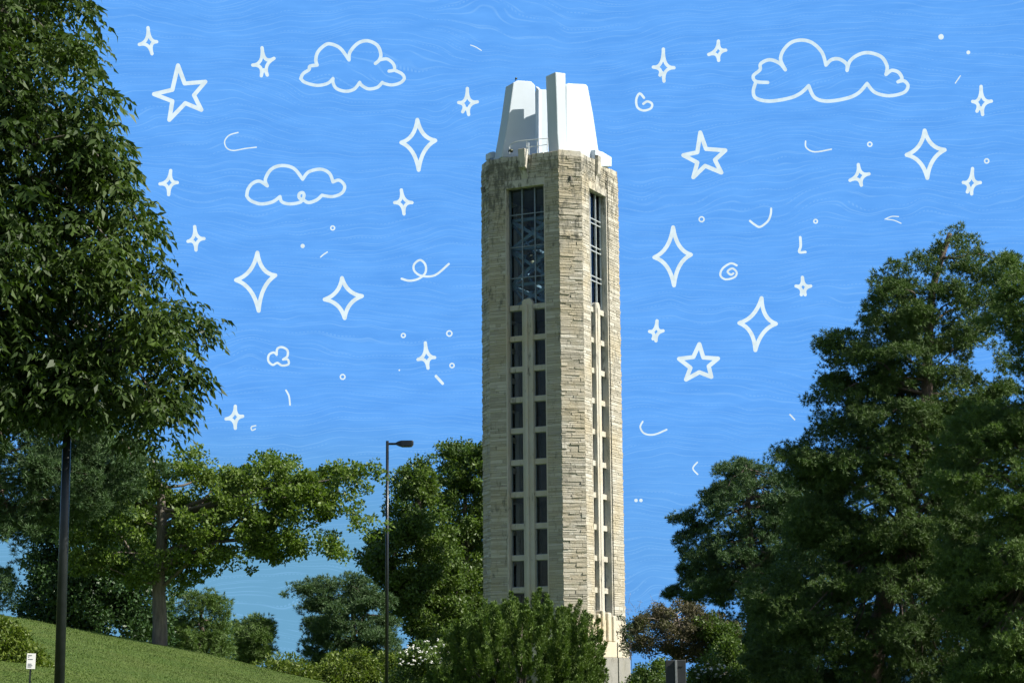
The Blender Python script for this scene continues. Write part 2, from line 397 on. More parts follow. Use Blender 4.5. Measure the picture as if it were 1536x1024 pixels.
doodle('cloud_outline', [catmull(Z4(s)) for s in (
 [(38,335),(50,310),(80,290),(85,272),(122,266)], [(122,266),(115,240),(125,200),(160,165),(190,158),(240,180),(285,240)],
 [(285,240),(290,200),(330,155),(380,142),(430,165),(448,210),(440,240),(420,258)], [(440,240),(480,235),(512,260),(517,290),(490,297)],
 [(517,292),(555,310),(568,335),(545,358),(500,368),(455,357)], [(455,355),(430,380),(385,388),(350,370),(340,355)],
 [(340,355),(310,390),(265,400),(220,385),(203,355),(203,335)], [(203,335),(175,360),(120,370),(60,355),(38,335)])], 5,
 'outlined cloud high in the sky left of the tower', 'cloud', GC, 'cloudline')
doodle('cloud_outline', [catmull(s) for s in (
 [(370,294),(372,284),(379,275),(389.5,272),(401,279)], [(401,279),(398,269),(407,254),(423,248.5),(441,253),(454,269)],
 [(454,269),(463,258),(481,254),(494,260),(499.5,273)], [(499.5,273),(509,270.5),(517,279),(513,289.5),(499,295),(483,293)],
 [(483,293),(475,300),(463,304),(455,300),(449,297),(449,291),(454,289),(456,294),(451,303),(435,306),(423,303),(420,295)],
 [(420,295),(408.5,303),(391,306),(376,301),(370,294)])], 5, 'outlined cloud below the first, beside the big left tree', 'cloud', GC, 'cloudline')
doodle('cloud_outline', [catmull(s) for s in (
 [(1151.5,124),(1134,122.5),(1130,114),(1140,105),(1141,96),(1154,90),(1169,95),(1178,105)],
 [(1178,105),(1171,90),(1175,76),(1187,64),(1203,60.5),(1219,65),(1233,79),(1239,98)], [(1239,98),(1247,90),(1259,89),(1270,96.5),(1270.6,106)],
 [(1270.6,106),(1275,92),(1287.5,82.5),(1303,79.4),(1322,85.6),(1330.6,99.7),(1329,112)], [(1329,112),(1337.5,106),(1348,109),(1353,118.4),(1347,123)],
 [(1347,123),(1356,121.6),(1362,129),(1356,139),(1334,144),(1312.5,139),(1300.6,125.6)],
 [(1300.6,125.6),(1287.5,140),(1269,148),(1240.6,152),(1222,146.6),(1213,129)], [(1213,129),(1201,140),(1184,147.5),(1154,152),(1134,147.5),(1130,137),(1133.5,124)])],
 5.2, 'widest outlined cloud, high in the sky right of the tower', 'cloud', GC, 'cloudline')
doodle('cloud_outline', [catmull([(415,532),(416,523),(423,520.5),(431,525),(431,534),(424.6,539)]), catmull([(424.6,539),(431.6,539),(432.7,546),(423,548),(416,544),(409,547),(402.5,541),(403.5,532),(410.5,528.5),(415,532)])],
 3.4, 'tiny three lobed outlined cloud below the large left sparkles', 'cloud', GC)
doodle('spiral_curl', [catmull([(966,147),(959.5,140.5),(954.5,149),(956,161),(965,166),(976,163),(978,156),(971,152.4),(965,156)])], 3.6, 'small curled spiral right of the white tower crown', 'spiral', 'small spirals drawn in the sky')
doodle('spiral_curl', [catmull([(1105,398),(1096,395),(1084,402.6),(1080.6,413),(1088.5,419),(1101.7,415.7),(1105,408.4),(1098.7,402.6),(1091.4,407),(1096,412),(1100,410)])], 3.2, 'tight oval spiral between the large right sparkles', 'spiral', 'small spirals drawn in the sky')
doodle('loop_stroke', [catmull([(602.5,418),(614,421),(628,418),(638,409),(638,397),(630,390),(621,397),(622,407),(633.5,414),(653,412.5),(673,396)])], 3.4, 'curly stroke with one loop left of the tower shaft', 'stroke')
GS = 'short curved strokes drawn in the sky'
ST = [([(357,199),(344,203),(337,212),(340,222),(350,226),(367.5,223),(384.5,221)],1.9,'thin hooked stroke between the two left clouds'),
 ([(1208.4,212),(1209.4,221.6),(1222,228),(1247,224)],2.2,'thin curved stroke under the widest cloud'),
 ([(1125,331.4),(1131.5,336.6),(1140,340.4),(1151.5,332),(1156,322),(1156.7,313)],3.2,'hook shaped stroke above the oval spiral'),
 ([(1200.4,356),(1201,369),(1199,378),(1208,378)],4,'L shaped stroke above the small star by the tall pine'),
 ([(964,632),(960.4,640.6),(966.9,650),(981.5,651.4),(1000,644)],2.6,'crescent stroke low in the sky right of the tower'),
 ([(1046,693),(1039.3,702),(1046.5,711)],2.2,'small bent stroke above the middle right pine'),
 ([(429,585),(433.5,594),(435,607)],2.6,'short upright stroke above the low left sparkle'),
 ([(654,564),(664,575)],4.2,'short slanting dash under the sparkle beside the tower'),
 ([(383.5,638),(377,640),(378,645),(383,643)],2.0,'tiny curl beside the lowest left sparkle'),
 ([(1440.6,114),(1433,125)],1.6,'thin slanting dash below the top right dots'),
 ([(1327.5,328.8),(1337.5,324.7),(1348,325)],1.5,'thin arched stroke left of the tall pine top'),
 ([(1330,329),(1341,330.5),(1351.6,335)],1.5,'thin drooping stroke beneath the arched stroke'),
 ([(1185,621.5),(1192,629)],2.2,'short dash touching the left side of the tall pine'),
 ([(481,385.5),(485,382),(491,378)],2.0,'small tick mark right of the tallest left sparkle'),
 ([(706,68),(714,71),(722,76)],1.5,'faint short dash left of the white crown at the top')]
for p, w_, l in ST: doodle('curved_stroke', [catmull(p)], w_, l, 'stroke', GS)
GD = 'small dots and rings drawn in the sky'
DT = [(499,342,3,1,'tiny ring right of the middle left cloud'),(454,369,3.2,0,'tiny solid dot right of the tallest left sparkle'),(605,503,3,1,'tiny ring above and left of the sparkle beside the lamp head'),
 (674,500,4,1,'ring nearest the left edge of the tower, the upper one'),(678,548,3.2,1,'ring nearest the left edge of the tower, the lower one'),(514,565,3.6,1,'tiny oval ring above the lamp post'),
 (599,555,1.3,0,'smallest dot left of the sparkle by the tower'),(1304.7,216.6,3.2,1,'tiny ring above the tilted right sparkle'),(1411.6,55.6,4,0,'solid dot in the top right corner, the larger one'),
 (1452.5,79,2.8,0,'solid dot in the top right corner, the smaller one'),(1480,241.6,3.2,1,'tiny ring at the far right above the tall pine'),(1223.4,332,2.8,1,'tiny ring right of the hook shaped stroke'),
 (1052.4,329,3.8,1,'ring right of the large sparkle beside the tower'),(954,750,2.6,0,'left one of the twin dots low beside the tower'),(961.5,750,2.6,0,'right one of the twin dots low beside the tower')]
for x, y, r, ring, l in DT:
    if ring: doodle('sky_ring', [[(x+r*math.cos(a*math.pi/5), y+r*math.sin(a*math.pi/5)) for a in range(11)]], 2.2, l, 'ring', GD)
    else:
        mb = MB(); mb.ball(SP((x, y)), r*PXM, 10, 8); tag(mb.build('sky_dot', M['chalk']), l, 'dot', GD)

# ------------------------------------------------------------------ terrain
RX = [-60,-40,-25,-16.6,-14.8,-11.4,-9.5,-6.2,-4,0,6,60]; RZ = [8.0,7.0,5.5,4.25,3.98,3.22,2.82,2.05,1.45,0.7,0.4,0.4]
def sstep(t): t = np.clip(t, 0, 1); return t*t*(3-2*t)
def gz(X, Y):
    X = np.asarray(X, float); Y = np.asarray(Y, float)
    r = np.interp(X, RX, RZ); k = sstep((Y+2)/66)
    k = np.where(Y > 64, 1-0.45*sstep((Y-64)/40), k)
    far = sstep((Y-150)/200)
    return r*k*(1-far) + 0.06*np.sin(X*0.7+Y*0.23)*np.sin(Y*0.31)*sstep(Y/20)
def build_ground():
    xs = np.concatenate([np.linspace(-1500,-70,12), np.linspace(-60,60,161), np.linspace(70,1500,12)])
    ys = np.concatenate([np.linspace(-300,-15,8), np.linspace(-10,140,201), np.linspace(150,1500,20)])
    X, Y = np.meshgrid(xs, ys); v = np.stack([X, Y, gz(X, Y)], -1).reshape(-1, 3)
    nx, ny = len(xs), len(ys); i = (np.arange(ny-1)[:, None]*nx + np.arange(nx-1)[None]).ravel()
    tag(mesh_np('ground', v, np.stack([i, i+1, i+nx+1, i+nx], -1), M['ground'], None, True), kind='structure')
build_ground()
def build_hills():
    mb = MB(); n = 60; vs = []; fs = []
    for i in range(n+1):
        a = R(-30+60*i/n); h = 7.5 + 2.2*math.sin(i*0.5) + 1.2*math.sin(i*1.7+1) + mnoise.noise(Vector((i*0.8, 3, 1)))*1.0
        for (rr, hh) in ((480, -1), (500, h*0.6), (540, h), (590, -1)):
            vs.append((rr*math.sin(a), rr*math.cos(a), hh))
    for i in range(n):
        for j in range(3): fs.append((i*4+j, i*4+j+1, i*4+j+5, i*4+j+4))
    mb.add(vs, fs); tag(mb.build('hills', M['hill'], None, True), kind='structure')
build_hills()

# ------------------------------------------------------------------ foliage
def in_poly(x, y, poly):
    inside = np.zeros(len(x), bool); n = len(poly)
    for i in range(n):
        x1, y1 = poly[i]; x2, y2 = poly[(i+1) % n]
        c = ((y1 > y) != (y2 > y)); t = (x2-x1)*(y-y1)/((y2-y1) if y2 != y1 else 1e-9)+x1
        inside ^= c & (x < t)
    return inside
def edge_d(x, y, poly):
    d = np.full(len(x), 1e9); n = len(poly)
    for i in range(n):
        a = np.array(poly[i], float); b = np.array(poly[(i+1) % n], float); ab = b-a
        t = np.clip(((x-a[0])*ab[0]+(y-a[1])*ab[1])/(ab@ab+1e-9), 0, 1)
        d = np.minimum(d, np.hypot(x-a[0]-t*ab[0], y-a[1]-t*ab[1]))
    return d
def centres(poly, D, n, dmax, rng, holes=(), gap=None, margin=6, zmin=None):
    """bough centres spread through the rounded volume of a crown"""
    p = np.array(poly, float); lo, hi = p.min(0), p.max(0); out = []
    while len(out) < n:
        x = rng.uniform(lo[0], hi[0], 4000); y = rng.uniform(lo[1], hi[1], 4000)
        m = in_poly(x, y, poly)
        for h in holes: m &= ~in_poly(x, y, h)
        x, y = x[m], y[m]; d = edge_d(x, y, poly)
        m = d > margin*rng.uniform(0.3, 1.4, len(d)); x, y, d = x[m], y[m], d[m]
        half = np.minimum(dmax, np.sqrt(np.maximum(d, 1)*(2*60))*D/F*0.9 + 0.2)
        t = rng.uniform(-1, 1, len(x)); t = np.sign(t)*np.abs(t)**0.6
        W = P(x, y, D+t*half)
        for q in W:
            if gap and mnoise.noise(Vector(q)*gap[0]) < gap[1]: continue
            if zmin is not None and q[2] < zmin: continue
            out.append(q)
            if len(out) >= n: break
    return np.array(out)
def pads(C, k, r, rng, flat=0.32, tilt=0.25):
    """split every bough into a flattened, slightly drooping pad of k twigs"""
    n = len(C); a = rng.uniform(0, 2*np.pi, (n, k)); q = rng.uniform(0, 1, (n, k))**0.5
    rr = (r*rng.uniform(0.55, 1.35, n))[:, None]; st = rng.uniform(0.6, 1.0, n)[:, None]; th = rng.uniform(0, np.pi, n)[:, None]
    x0 = np.cos(a)*q*rr; y0 = np.sin(a)*q*rr*st
    x = x0*np.cos(th)-y0*np.sin(th); y = x0*np.sin(th)+y0*np.cos(th)
    tx = rng.normal(size=(n, 1))*tilt; ty = rng.normal(size=(n, 1))*tilt
    z = rr*flat*(np.sqrt(np.maximum(1-q*q, 0))-0.4+rng.normal(size=(n, k))*0.25)+x*tx+y*ty
    return (C[:, None]+np.stack([x, y, z], -1)).reshape(-1, 3)
def unit(v): return v/np.maximum(np.linalg.norm(v, axis=-1, keepdims=True), 1e-9)
def leaves_mesh(name, base, axis, L, W, mat, parent, rng, fold=0.25, wide=0.45):
    n = len(base); r = rng.normal(size=(n, 3)); side = unit(np.cross(axis, r)); nrm = np.cross(side, axis)
    L = np.broadcast_to(np.asarray(L, float).reshape(-1, 1), (n, 1)); W = np.broadcast_to(np.asarray(W, float).reshape(-1, 1), (n, 1))
    mid = base+axis*L*wide+nrm*W*fold
    v = np.stack([base, mid+side*W*0.5, base+axis*L-nrm*L*0.08, mid-side*W*0.5], 1).reshape(-1, 3)
    return mesh_np(name, v, np.arange(4*n).reshape(n, 4), mat, parent)
def clump_pts(C, r, m, rng, flat=0.7, shell=0.45):
    n = len(C); d = unit(rng.normal(size=(n, m, 3))); u = rng.uniform(0, 1, (n, m, 1))**shell
    rr = (r if hasattr(r, '__len__') else np.full(n, r)).reshape(n, 1, 1)
    o = d*u*rr*np.array([1, 1, flat]); return (C[:, None]+o).reshape(-1, 3), d.reshape(-1, 3)
def limbs(C, trunk, radii, rng, mb, k, r0=0.07, droop=0.15, n=6, rise=(0.15, 0.5)):
    tp = np.array(trunk); idx = rng.choice(len(C), min(k, len(C)), replace=False)
    for i in idx:
        c = C[i]; h = c[2]-rng.uniform(*rise)*np.linalg.norm((c-tp[len(tp)//2])[:2])
        j = int(np.clip(np.argmin(np.abs(tp[:, 2]-h))+rng.integers(-2, 3), len(tp)//3, len(tp)-2)); f_ = rng.uniform(); s = tp[j]*(1-f_)+tp[j+1]*f_
        L = np.linalg.norm(c-s)
        if L < 0.4: continue
        pts = []; wob = rng.normal(size=(5, 3))*L*0.035
        for q in range(5):
            t = q/4; p = s*(1-t)+c*t; p = p+np.array([0, 0, math.sin(t*math.pi)*L*droop])+(wob[q] if 0 < q < 4 else 0); pts.append(p)
        rs = min(r0*(0.45+L*0.09), radii[j]*0.5)
        mb.tube(catmull(pts, 3), list(np.linspace(rs, 0.012, len(catmull(pts, 3)))), n)
def trunk_pts(px, r0, r1):
    pts = [P(a, b, c) for a, b, c in px]; pts = catmull(pts, 4)
    return pts, list(np.linspace(r0, r1, len(pts)))

def broad_tree(name, label, poly, D, n, m, rc, leaf, mat, dmax=3.0, trunk=None, tr=(0.3, 0.06), nl=40, seed=1, gap=(0.55, -0.15), holes=(),
               group=None, cat='tree', bark='bark', droop=0.04, flat=0.7, up=0.1, margin=8, bump_r=0.35, pad=None):
    rng = np.random.default_rng(seed); t = thing(name, label, cat, group)
    C = centres(poly, D, n, dmax, rng, holes, gap, margin)
    C0 = C
    if pad: C = np.concatenate([pads(C, pad[0], pad[1], rng, 0.4, 0.3), centres(poly, D, pad[2], dmax, rng, holes, (gap[0]*1.6, gap[1]-0.02), 7)])
    r = rc*rng.uniform(1-bump_r, 1+bump_r, len(C))
    pos, d = clump_pts(C, r, m, rng, flat)
    ax = unit(d*0.8+rng.normal(size=d.shape)*0.8+np.array([0, 0, up]))
    N = len(pos); L = leaf[0]*rng.uniform(0.7, 1.25, N)
    leaves_mesh('crown', pos, ax, L, L*leaf[1], M[mat], t, rng)
    mb = MB()
    if trunk is None:
        b = C.mean(0); g = float(gz(b[0], b[1])); top = C[:, 2].max()
        tp = [(b[0], b[1], g-0.2), (b[0]+0.1, b[1], g+(top-g)*0.45), (b[0], b[1], g+(top-g)*0.85)]; tp = catmull(tp, 4); rad = list(np.linspace(tr[0], tr[1], len(tp)))
    else: tp, rad = trunk_pts(trunk, *tr)
    mb.tube(tp, rad, 12); limbs(C0, tp, rad, rng, mb, nl, 0.07, droop)
    mb.build('trunk' if cat == 'tree' else 'stem', M[bark], t, True); return t

def needle_tree(name, label, poly, D, n, m, rc, L, mat, dmax=3.0, trunk=None, tr=(0.3, 0.05), nl=60, seed=1, gap=(0.6, -0.12), holes=(),
                group=None, flat=0.6, width=0.13, up=0.45, tuft=11, margin=8, cat='tree', pad=None):
    rng = np.random.default_rng(seed); t = thing(name, label, cat, group)
    C = centres(poly, D, n, dmax, rng, holes, gap, margin)
    C0 = C
    if pad: C = np.concatenate([pads(C, pad[0], pad[1], rng), centres(poly, D, pad[2], dmax, rng, holes, (gap[0]*1.6, gap[1]-0.02), 7)])
    r = rc*rng.uniform(0.6, 1.35, len(C))
    pos, d = clump_pts(C, r, m, rng, flat, 0.5)           # tufts on each bough
    d2 = unit(d+np.array([0, 0, up]))
    pos = np.repeat(pos, tuft, 0); d2 = np.repeat(d2, tuft, 0)
    ax = unit(d2*0.9+rng.normal(size=d2.shape)*0.55)
    ln = L*rng.uniform(0.6, 1.2, len(pos))
    leaves_mesh('crown', pos, ax, ln, np.full(len(pos), L*width), M[mat], t, rng, 0.1, 0.4)
    mb = MB()
    if trunk is None:
        b = C.mean(0); g = float(gz(b[0], b[1])); top = C[:, 2].max()
        tp = catmull([(b[0], b[1], g-0.2), (b[0]+0.15, b[1], g+(top-g)*0.5), (b[0], b[1], g+(top-g)*0.92)], 4); rad = list(np.linspace(tr[0], tr[1], len(tp)))
    else: tp, rad = trunk_pts(trunk, *tr)
    mb.tube(tp, rad, 10); limbs(C0, tp, rad, rng, mb, nl, 0.075, 0.08)
    mb.build('trunk' if cat == 'tree' else 'stem', M['pinebark'], t, True); return t

# --- big near tree with drooping compound leaves
def near_tree():
    rng = np.random.default_rng(11); D = 28.0
    t = thing('leafy_tree', 'tallest leafy tree with drooping narrow leaflets filling the left edge', 'tree')
    poly = [(-260,-160),(108,-160),(128,-20),(131,40),(138,90),(160,130),(170,185),(184,220),(172,255),(193,280),(213,312),(212,350),(246,400),(246,440),(280,462),(306,484),(294,510),
            (280,530),(292,570),(278,605),(242,630),(224,664),(202,690),(184,640),(138,628),(98,632),(80,640),(40,630),(-40,650),(-260,600)]
    C = centres(poly, D, 640, 2.6, rng, [[(60,440),(100,440),(105,462),(66,465)]], (1.1, -0.28), 8)
    r = 0.32*rng.uniform(0.6, 1.3, len(C)); m = 20; csz = rng.uniform(0.75, 1.25, len(C))
    pos, d = clump_pts(C, r, m, rng, 0.75, 0.5)
    n = len(pos); h = unit(np.stack([d[:, 0], d[:, 1], np.zeros(n)], 1)+rng.normal(size=(n, 3))*0.5*np.array([1, 1, 0.5]))
    K = 9; base = []; ax = []; LL = []
    ln = rng.uniform(0.26, 0.44, n)
    side = unit(np.cross(h, np.array([0, 0, 1.0]))+rng.normal(size=(n, 3))*0.25)
    for k in range(K):
        s = (k//2+1)/5.0; sg = 1 if k % 2 else -1
        pt = pos+h*(ln*s)[:, None]+np.array([0, 0, -1])*(ln*0.55*s*s)[:, None]
        tang = unit(h+np.array([0, 0, -1.1])*s)
        a = unit(tang*(1.0 if k == K-1 else 0.55)+side*sg*(0 if k == K-1 else 0.8)+np.array([0, 0, -0.45])+rng.normal(size=(n, 3))*0.22)
        base.append(pt); ax.append(a); LL.append(rng.uniform(0.10, 0.175, n)*np.repeat(csz, m))
    base = np.concatenate(base); ax = np.concatenate(ax); LL = np.concatenate(LL)
    leaves_mesh('crown', base, ax, LL, LL*0.32, M['ash'], t, rng, 0.45, 0.42)
    mb = MB(); tp, rad = trunk_pts([(-150, 1250, 28.6), (-140, 1040, 28.6), (-120, 700, 28.4), (-60, 350, 28), (0, 50, 28), (20, -120, 28)], 0.26, 0.06)
    mb.tube(tp, rad, 14); limbs(C, tp, rad, rng, mb, 110, 0.045, 0.1, 6, (-0.1, 0.1))
    mb.build('trunk', M['bark'], t, True)
near_tree()

# --- trees on the left
needle_tree('pine_tree', 'soft dark pine boughs hanging behind the near black lamp post', [(-160,560),(150,600),(215,650),(222,735),(190,768),(150,778),(110,800),(70,800),(45,835),(20,856),(36,880),(22,918),(-160,925)],
            47, 60, 15, 0.22, 0.13, 'pineblue', 2.2, [(-100,1100,47),(-90,800,47),(-80,560,47)], (0.25, 0.12), 40, 21, (0.8, -0.2),
            [[(-160,850),(8,850),(22,862),(18,812),(-20,800),(-160,800)]], pad=(16, 0.6, 700), margin=16)
broad_tree('oak_tree', 'bright green oak on the grass slope with a spreading right side', [(88,720),(120,655),(170,640),(205,665),(228,700),(245,678),(285,652),(303,660),(322,692),(352,705),(375,672),(402,676),(440,682),(462,706),(500,692),
            (540,702),(575,708),(582,726),(556,742),(530,738),(520,752),(545,768),(582,772),(588,792),(560,806),(530,800),(505,796),(524,820),(518,846),(494,850),(476,832),(440,838),(404,842),(384,868),(352,858),(310,866),
            (284,888),(252,878),(205,884),(150,866),(104,858),(84,800)], 65, 80, 55, 0.27, (0.125, 0.62), 'oak', 3.2,
            [(238,990,65),(240,940,65),(238,870,65),(243,800,65),(240,740,65),(226,690,65)], (0.27, 0.10), 36, 31, (0.85, 0.0),
            [[(440,778),(535,776),(500,798),(440,792)], [(512,724),(560,746),(540,768),(505,752)], [(255,715),(275,720),(270,745),(252,740)], [(224,752),(257,752),(259,832),(224,832)], [(222,852),(260,852),(262,900),(222,900)], [(330,772),(372,768),(366,786),(334,788)]], pad=(10, 0.6, 620), margin=14)
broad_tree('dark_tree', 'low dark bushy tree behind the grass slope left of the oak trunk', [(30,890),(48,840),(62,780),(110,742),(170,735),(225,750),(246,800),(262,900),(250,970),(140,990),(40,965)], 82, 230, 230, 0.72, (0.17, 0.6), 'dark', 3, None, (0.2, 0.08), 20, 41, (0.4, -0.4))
needle_tree('small_pine', 'small light pine right of the oak trunk beyond the slope', [(246,900),(262,884),(300,880),(335,890),(352,905),(345,925),(350,1010),(246,1010)], 92, 330, 15, 0.38, 0.21, 'pinelight', 2.2, None, (0.15, 0.05), 30, 51, (0.5, -0.25),
            group='small pines beyond the grass slope')
needle_tree('small_pine', 'rounded small pine at the right end of the slope', [(345,930),(372,922),(402,922),(418,940),(418,968),(406,990),(345,1015)], 100, 230, 15, 0.38, 0.21, 'pinelight', 2.0, None, (0.15, 0.05), 20, 52, (0.5, -0.4),
            group='small pines beyond the grass slope')
needle_tree('dark_conifer', 'dark rounded conifer left of the tall lamp post', [(446,884),(462,866),(500,855),(540,856),(566,868),(585,910),(600,950),(600,1020),(470,1020),(440,985),(456,958),(444,940),(462,922),(446,905)], 100, 48, 15, 0.32, 0.2, 'pineblue', 3, None, (0.2, 0.06), 40, 61, (0.5, -0.22), pad=(14, 0.95, 200), margin=14)
broad_tree('leafy_background_tree', 'dark leafy tree behind the upper part of the tall lamp post', [(542,822),(560,800),(582,792),(576,745),(592,706),(625,682),(646,694),(654,722),(650,742),(680,770),(700,860),(690,1020),(590,1020),(604,940),(566,884),(548,850)],
            124, 70, 60, 0.5, (0.22, 0.6), 'green', 4, None, (0.3, 0.1), 40, 71, (0.45, -0.08), pad=(11, 1.1, 380), margin=14)
broad_tree('leafy_background_tree', 'brighter green tree touching the left edge of the tower', [(664,708),(672,670),(700,660),(740,656),(760,700),(760,1020),(650,1020),(620,950),(636,880),(640,800),(650,730),(656,706)],
            130, 80, 60, 0.5, (0.22, 0.6), 'green', 4, None, (0.3, 0.1), 40, 81, (0.4, -0.2), pad=(11, 1.1, 420), margin=14)
# --- shrubs
broad_tree('hedge', 'yellow green leafy hedge beneath the dark conifer', [(372,992),(400,980),(440,984),(470,990),(505,976),(545,972),(596,974),(604,1070),(372,1070)], 86, 170, 200, 0.45, (0.14, 0.5), 'hedge', 1.8, None, (0.05, 0.03), 10, 91, None, cat='hedge')
rngf = np.random.default_rng(5)
def flowers(t, poly, D, n, size, seed):
    rng = np.random.default_rng(seed); C = centres(poly, D, n, 0.2, rng, (), None, 2)
    for c in C:
        mb = MB()
        for k in range(3):
            o = rng.normal(size=3)*size*0.5; mb.ball(c+o, size*rng.uniform(0.6, 1.1), 5, 4, (1, 1, 0.6))
        mb.build('blossom', M['flower'], t)
fb = broad_tree('flowering_shrub', 'leafy shrub with white blossom left of the juniper', [(584,984),(606,966),(640,954),(680,958),(704,980),(704,1070),(580,1070)], 80, 100, 220, 0.45, (0.13, 0.5), 'green', 1.6, None, (0.05, 0.03), 10, 92, None, cat='shrub', group='flowering shrubs')
flowers(fb, [(590,978),(620,956),(665,954),(690,980),(660,1000),(600,1000)], 78.2, 55, 0.045, 3)
fb2 = broad_tree('flowering_shrub', 'leafy shrub with white blossom right of the sign back', [(1030,1010),(1050,992),(1080,986),(1120,1000),(1130,1070),(1026,1070)], 62, 80, 220, 0.32, (0.10, 0.5), 'green', 1.2, None, (0.04, 0.02), 10, 93, None, cat='shrub', group='flowering shrubs')
flowers(fb2, [(1034,1004),(1060,990),(1095,996),(1100,1015),(1040,1020)], 61.0, 26, 0.035, 4)
broad_tree('low_shrub', 'low dark green shrub between the tower base and the sign back', [(940,1012),(962,998),(985,988),(1002,992),(1010,1070),(936,1070)], 74, 70, 220, 0.36, (0.11, 0.55), 'green', 1.2, None, (0.04, 0.02), 10, 94, None, cat='shrub')

broad_tree('low_shrub', 'tangled green shrub at the foot of the tall right pines', [(1060,985),(1085,960),(1120,950),(1150,965),(1160,1000),(1180,1080),(1050,1080)], 67, 70, 200, 0.36, (0.11, 0.55), 'green', 1.2, None, (0.04, 0.02), 10, 95, (0.9, -0.2), cat='shrub')
def juniper():
    rng = np.random.default_rng(77); D = 72
    t = thing('juniper_shrub', 'large spiky green juniper in front of the tower base', 'shrub')
    poly = [(612,1100),(645,1024),(662,990),(680,966),(704,946),(724,928),(746,922),(772,912),(798,912),(824,924),(852,930),(878,942),(896,962),(908,988),(904,1014),(906,1100)]
    C = centres(poly, D, 620, 2.4, rng, (), None, 10)
    cc = np.array([P(775, 1090, D)])[0]
    # every spray is a plume pointing up and outwards
    out = unit((C-cc)*np.array([0.55, 0.55, 0.9])+np.array([0, 0, 2.4])+rng.normal(size=C.shape)*0.55)
    Ls = rng.uniform(0.45, 1.05, len(C)); B = []; A = []; m = 300
    for c, o, l in zip(C, out, Ls):
        s = rng.uniform(0, 1, m)**0.8; rad = 0.15*(1-s)**0.7+0.02
        q = unit(rng.normal(size=(m, 3))); q = unit(q-(q@o)[:, None]*o)
        B.append(c+o*(s*l)[:, None]+q*(rad*rng.uniform(0.2, 1, m))[:, None]); A.append(unit(o*1.0+q*0.75+rng.normal(size=(m, 3))*0.25))
    B = np.concatenate(B); A = np.concatenate(A)
    leaves_mesh('foliage', B, A, rng.uniform(0.08, 0.15, len(B)), np.full(len(B), 0.036), M['juniper'], t, rng, 0.2, 0.4)
    mb = MB()
    for i in rng.choice(len(C), 50, replace=False):
        mb.tube([cc+np.array([0, 0, -0.6]), (cc+C[i])/2+np.array([0, 0, 0.1]), C[i]], [0.05, 0.03, 0.01], 6)
    mb.build('stem', M['bark'], t, True)
juniper()

def brown_tree():
    rng = np.random.default_rng(88); D = 78
    t = thing('withered_tree', 'small brown withered tree right of the tower base', 'tree')
    poly = [(936,944),(950,920),(975,908),(1000,898),(1040,900),(1080,915),(1108,935),(1118,985),(1100,1015),(1030,992),(990,985),(960,990),(938,985)]
    C = centres(poly, D, 210, 1.8, rng, [[(960,944),(990,942),(985,952),(962,952)]], (1.3, -0.2), 8)
    pos, d = clump_pts(C, 0.34*rng.uniform(0.6, 1.3, len(C)), 170, rng, 0.6, 0.5)
    ax = unit(d+rng.normal(size=d.shape)*0.8)
    L = rng.uniform(0.06, 0.13, len(pos)); leaves_mesh('crown', pos, ax, L, L*0.45, M['deadleaf'], t, rng)
    mb = MB(); tp, rad = trunk_pts([(1018,1060,D),(1018,1000,D),(1022,960,D),(1015,920,D)], 0.10, 0.03); mb.tube(tp, rad, 8)
    limbs(C, tp, rad, rng, mb, 90, 0.035, 0.1, 5)
    for i in range(30):     # bare twig ends against the sky
        c = P(rng.uniform(938, 1000), rng.uniform(900, 925), D); mb.tube([c, c+rng.normal(size=3)*0.12+np.array([-0.12, 0, 0.2])], [0.008, 0.004], 4)
    mb.build('trunk', M['twig'], t, True)
    C2 = centres([(1030,925),(1075,912),(1110,935),(1118,985),(1070,1000),(1040,960)], D-1.2, 45, 0.5, rng, (), (1.0, -0.1), 6)
    pos, d = clump_pts(C2, 0.3, 130, rng, 0.8, 0.5); L = rng.uniform(0.07, 0.13, len(pos))
    v = thing('climbing_vine', 'green vine climbing over the withered tree', 'vine')
    leaves_mesh('foliage', pos, unit(d+rng.normal(size=d.shape)*0.7), L, L*0.6, M['green'], v, rng)
    mb = MB(); q = P(1060, 1060, D-1.2)
    for i in range(10): mb.tube(catmull([q, (q+C2[i])/2+rng.normal(size=3)*0.15, C2[i]], 4), 0.015, 5)
    mb.build('stem', M['bark'], v)
    # weedy sprigs against the pale tower corner
    s = thing('leafy_sprig', 'thin leafy sprig in front of the pale tower corner', 'plant')
    C3 = P(np.array([930,938,944,936,941,946,938,934,940]), np.array([925,930,938,946,952,956,966,972,980]), np.full(9, 76.0))
    pos, d = clump_pts(C3, 0.13, 45, rng, 0.8, 0.5); L = rng.uniform(0.06, 0.1, len(pos))
    leaves_mesh('foliage', pos, unit(d+rng.normal(size=d.shape)*0.7), L, L*0.5, M['dark'], s, rng)
    mb = MB()
    for c in C3: mb.tube([P(950, 1050, 76.0), (P(947, 990, 76.0)), c], [0.015, 0.012, 0.005], 4)
    mb.build('stem', M['bark'], s)
brown_tree()

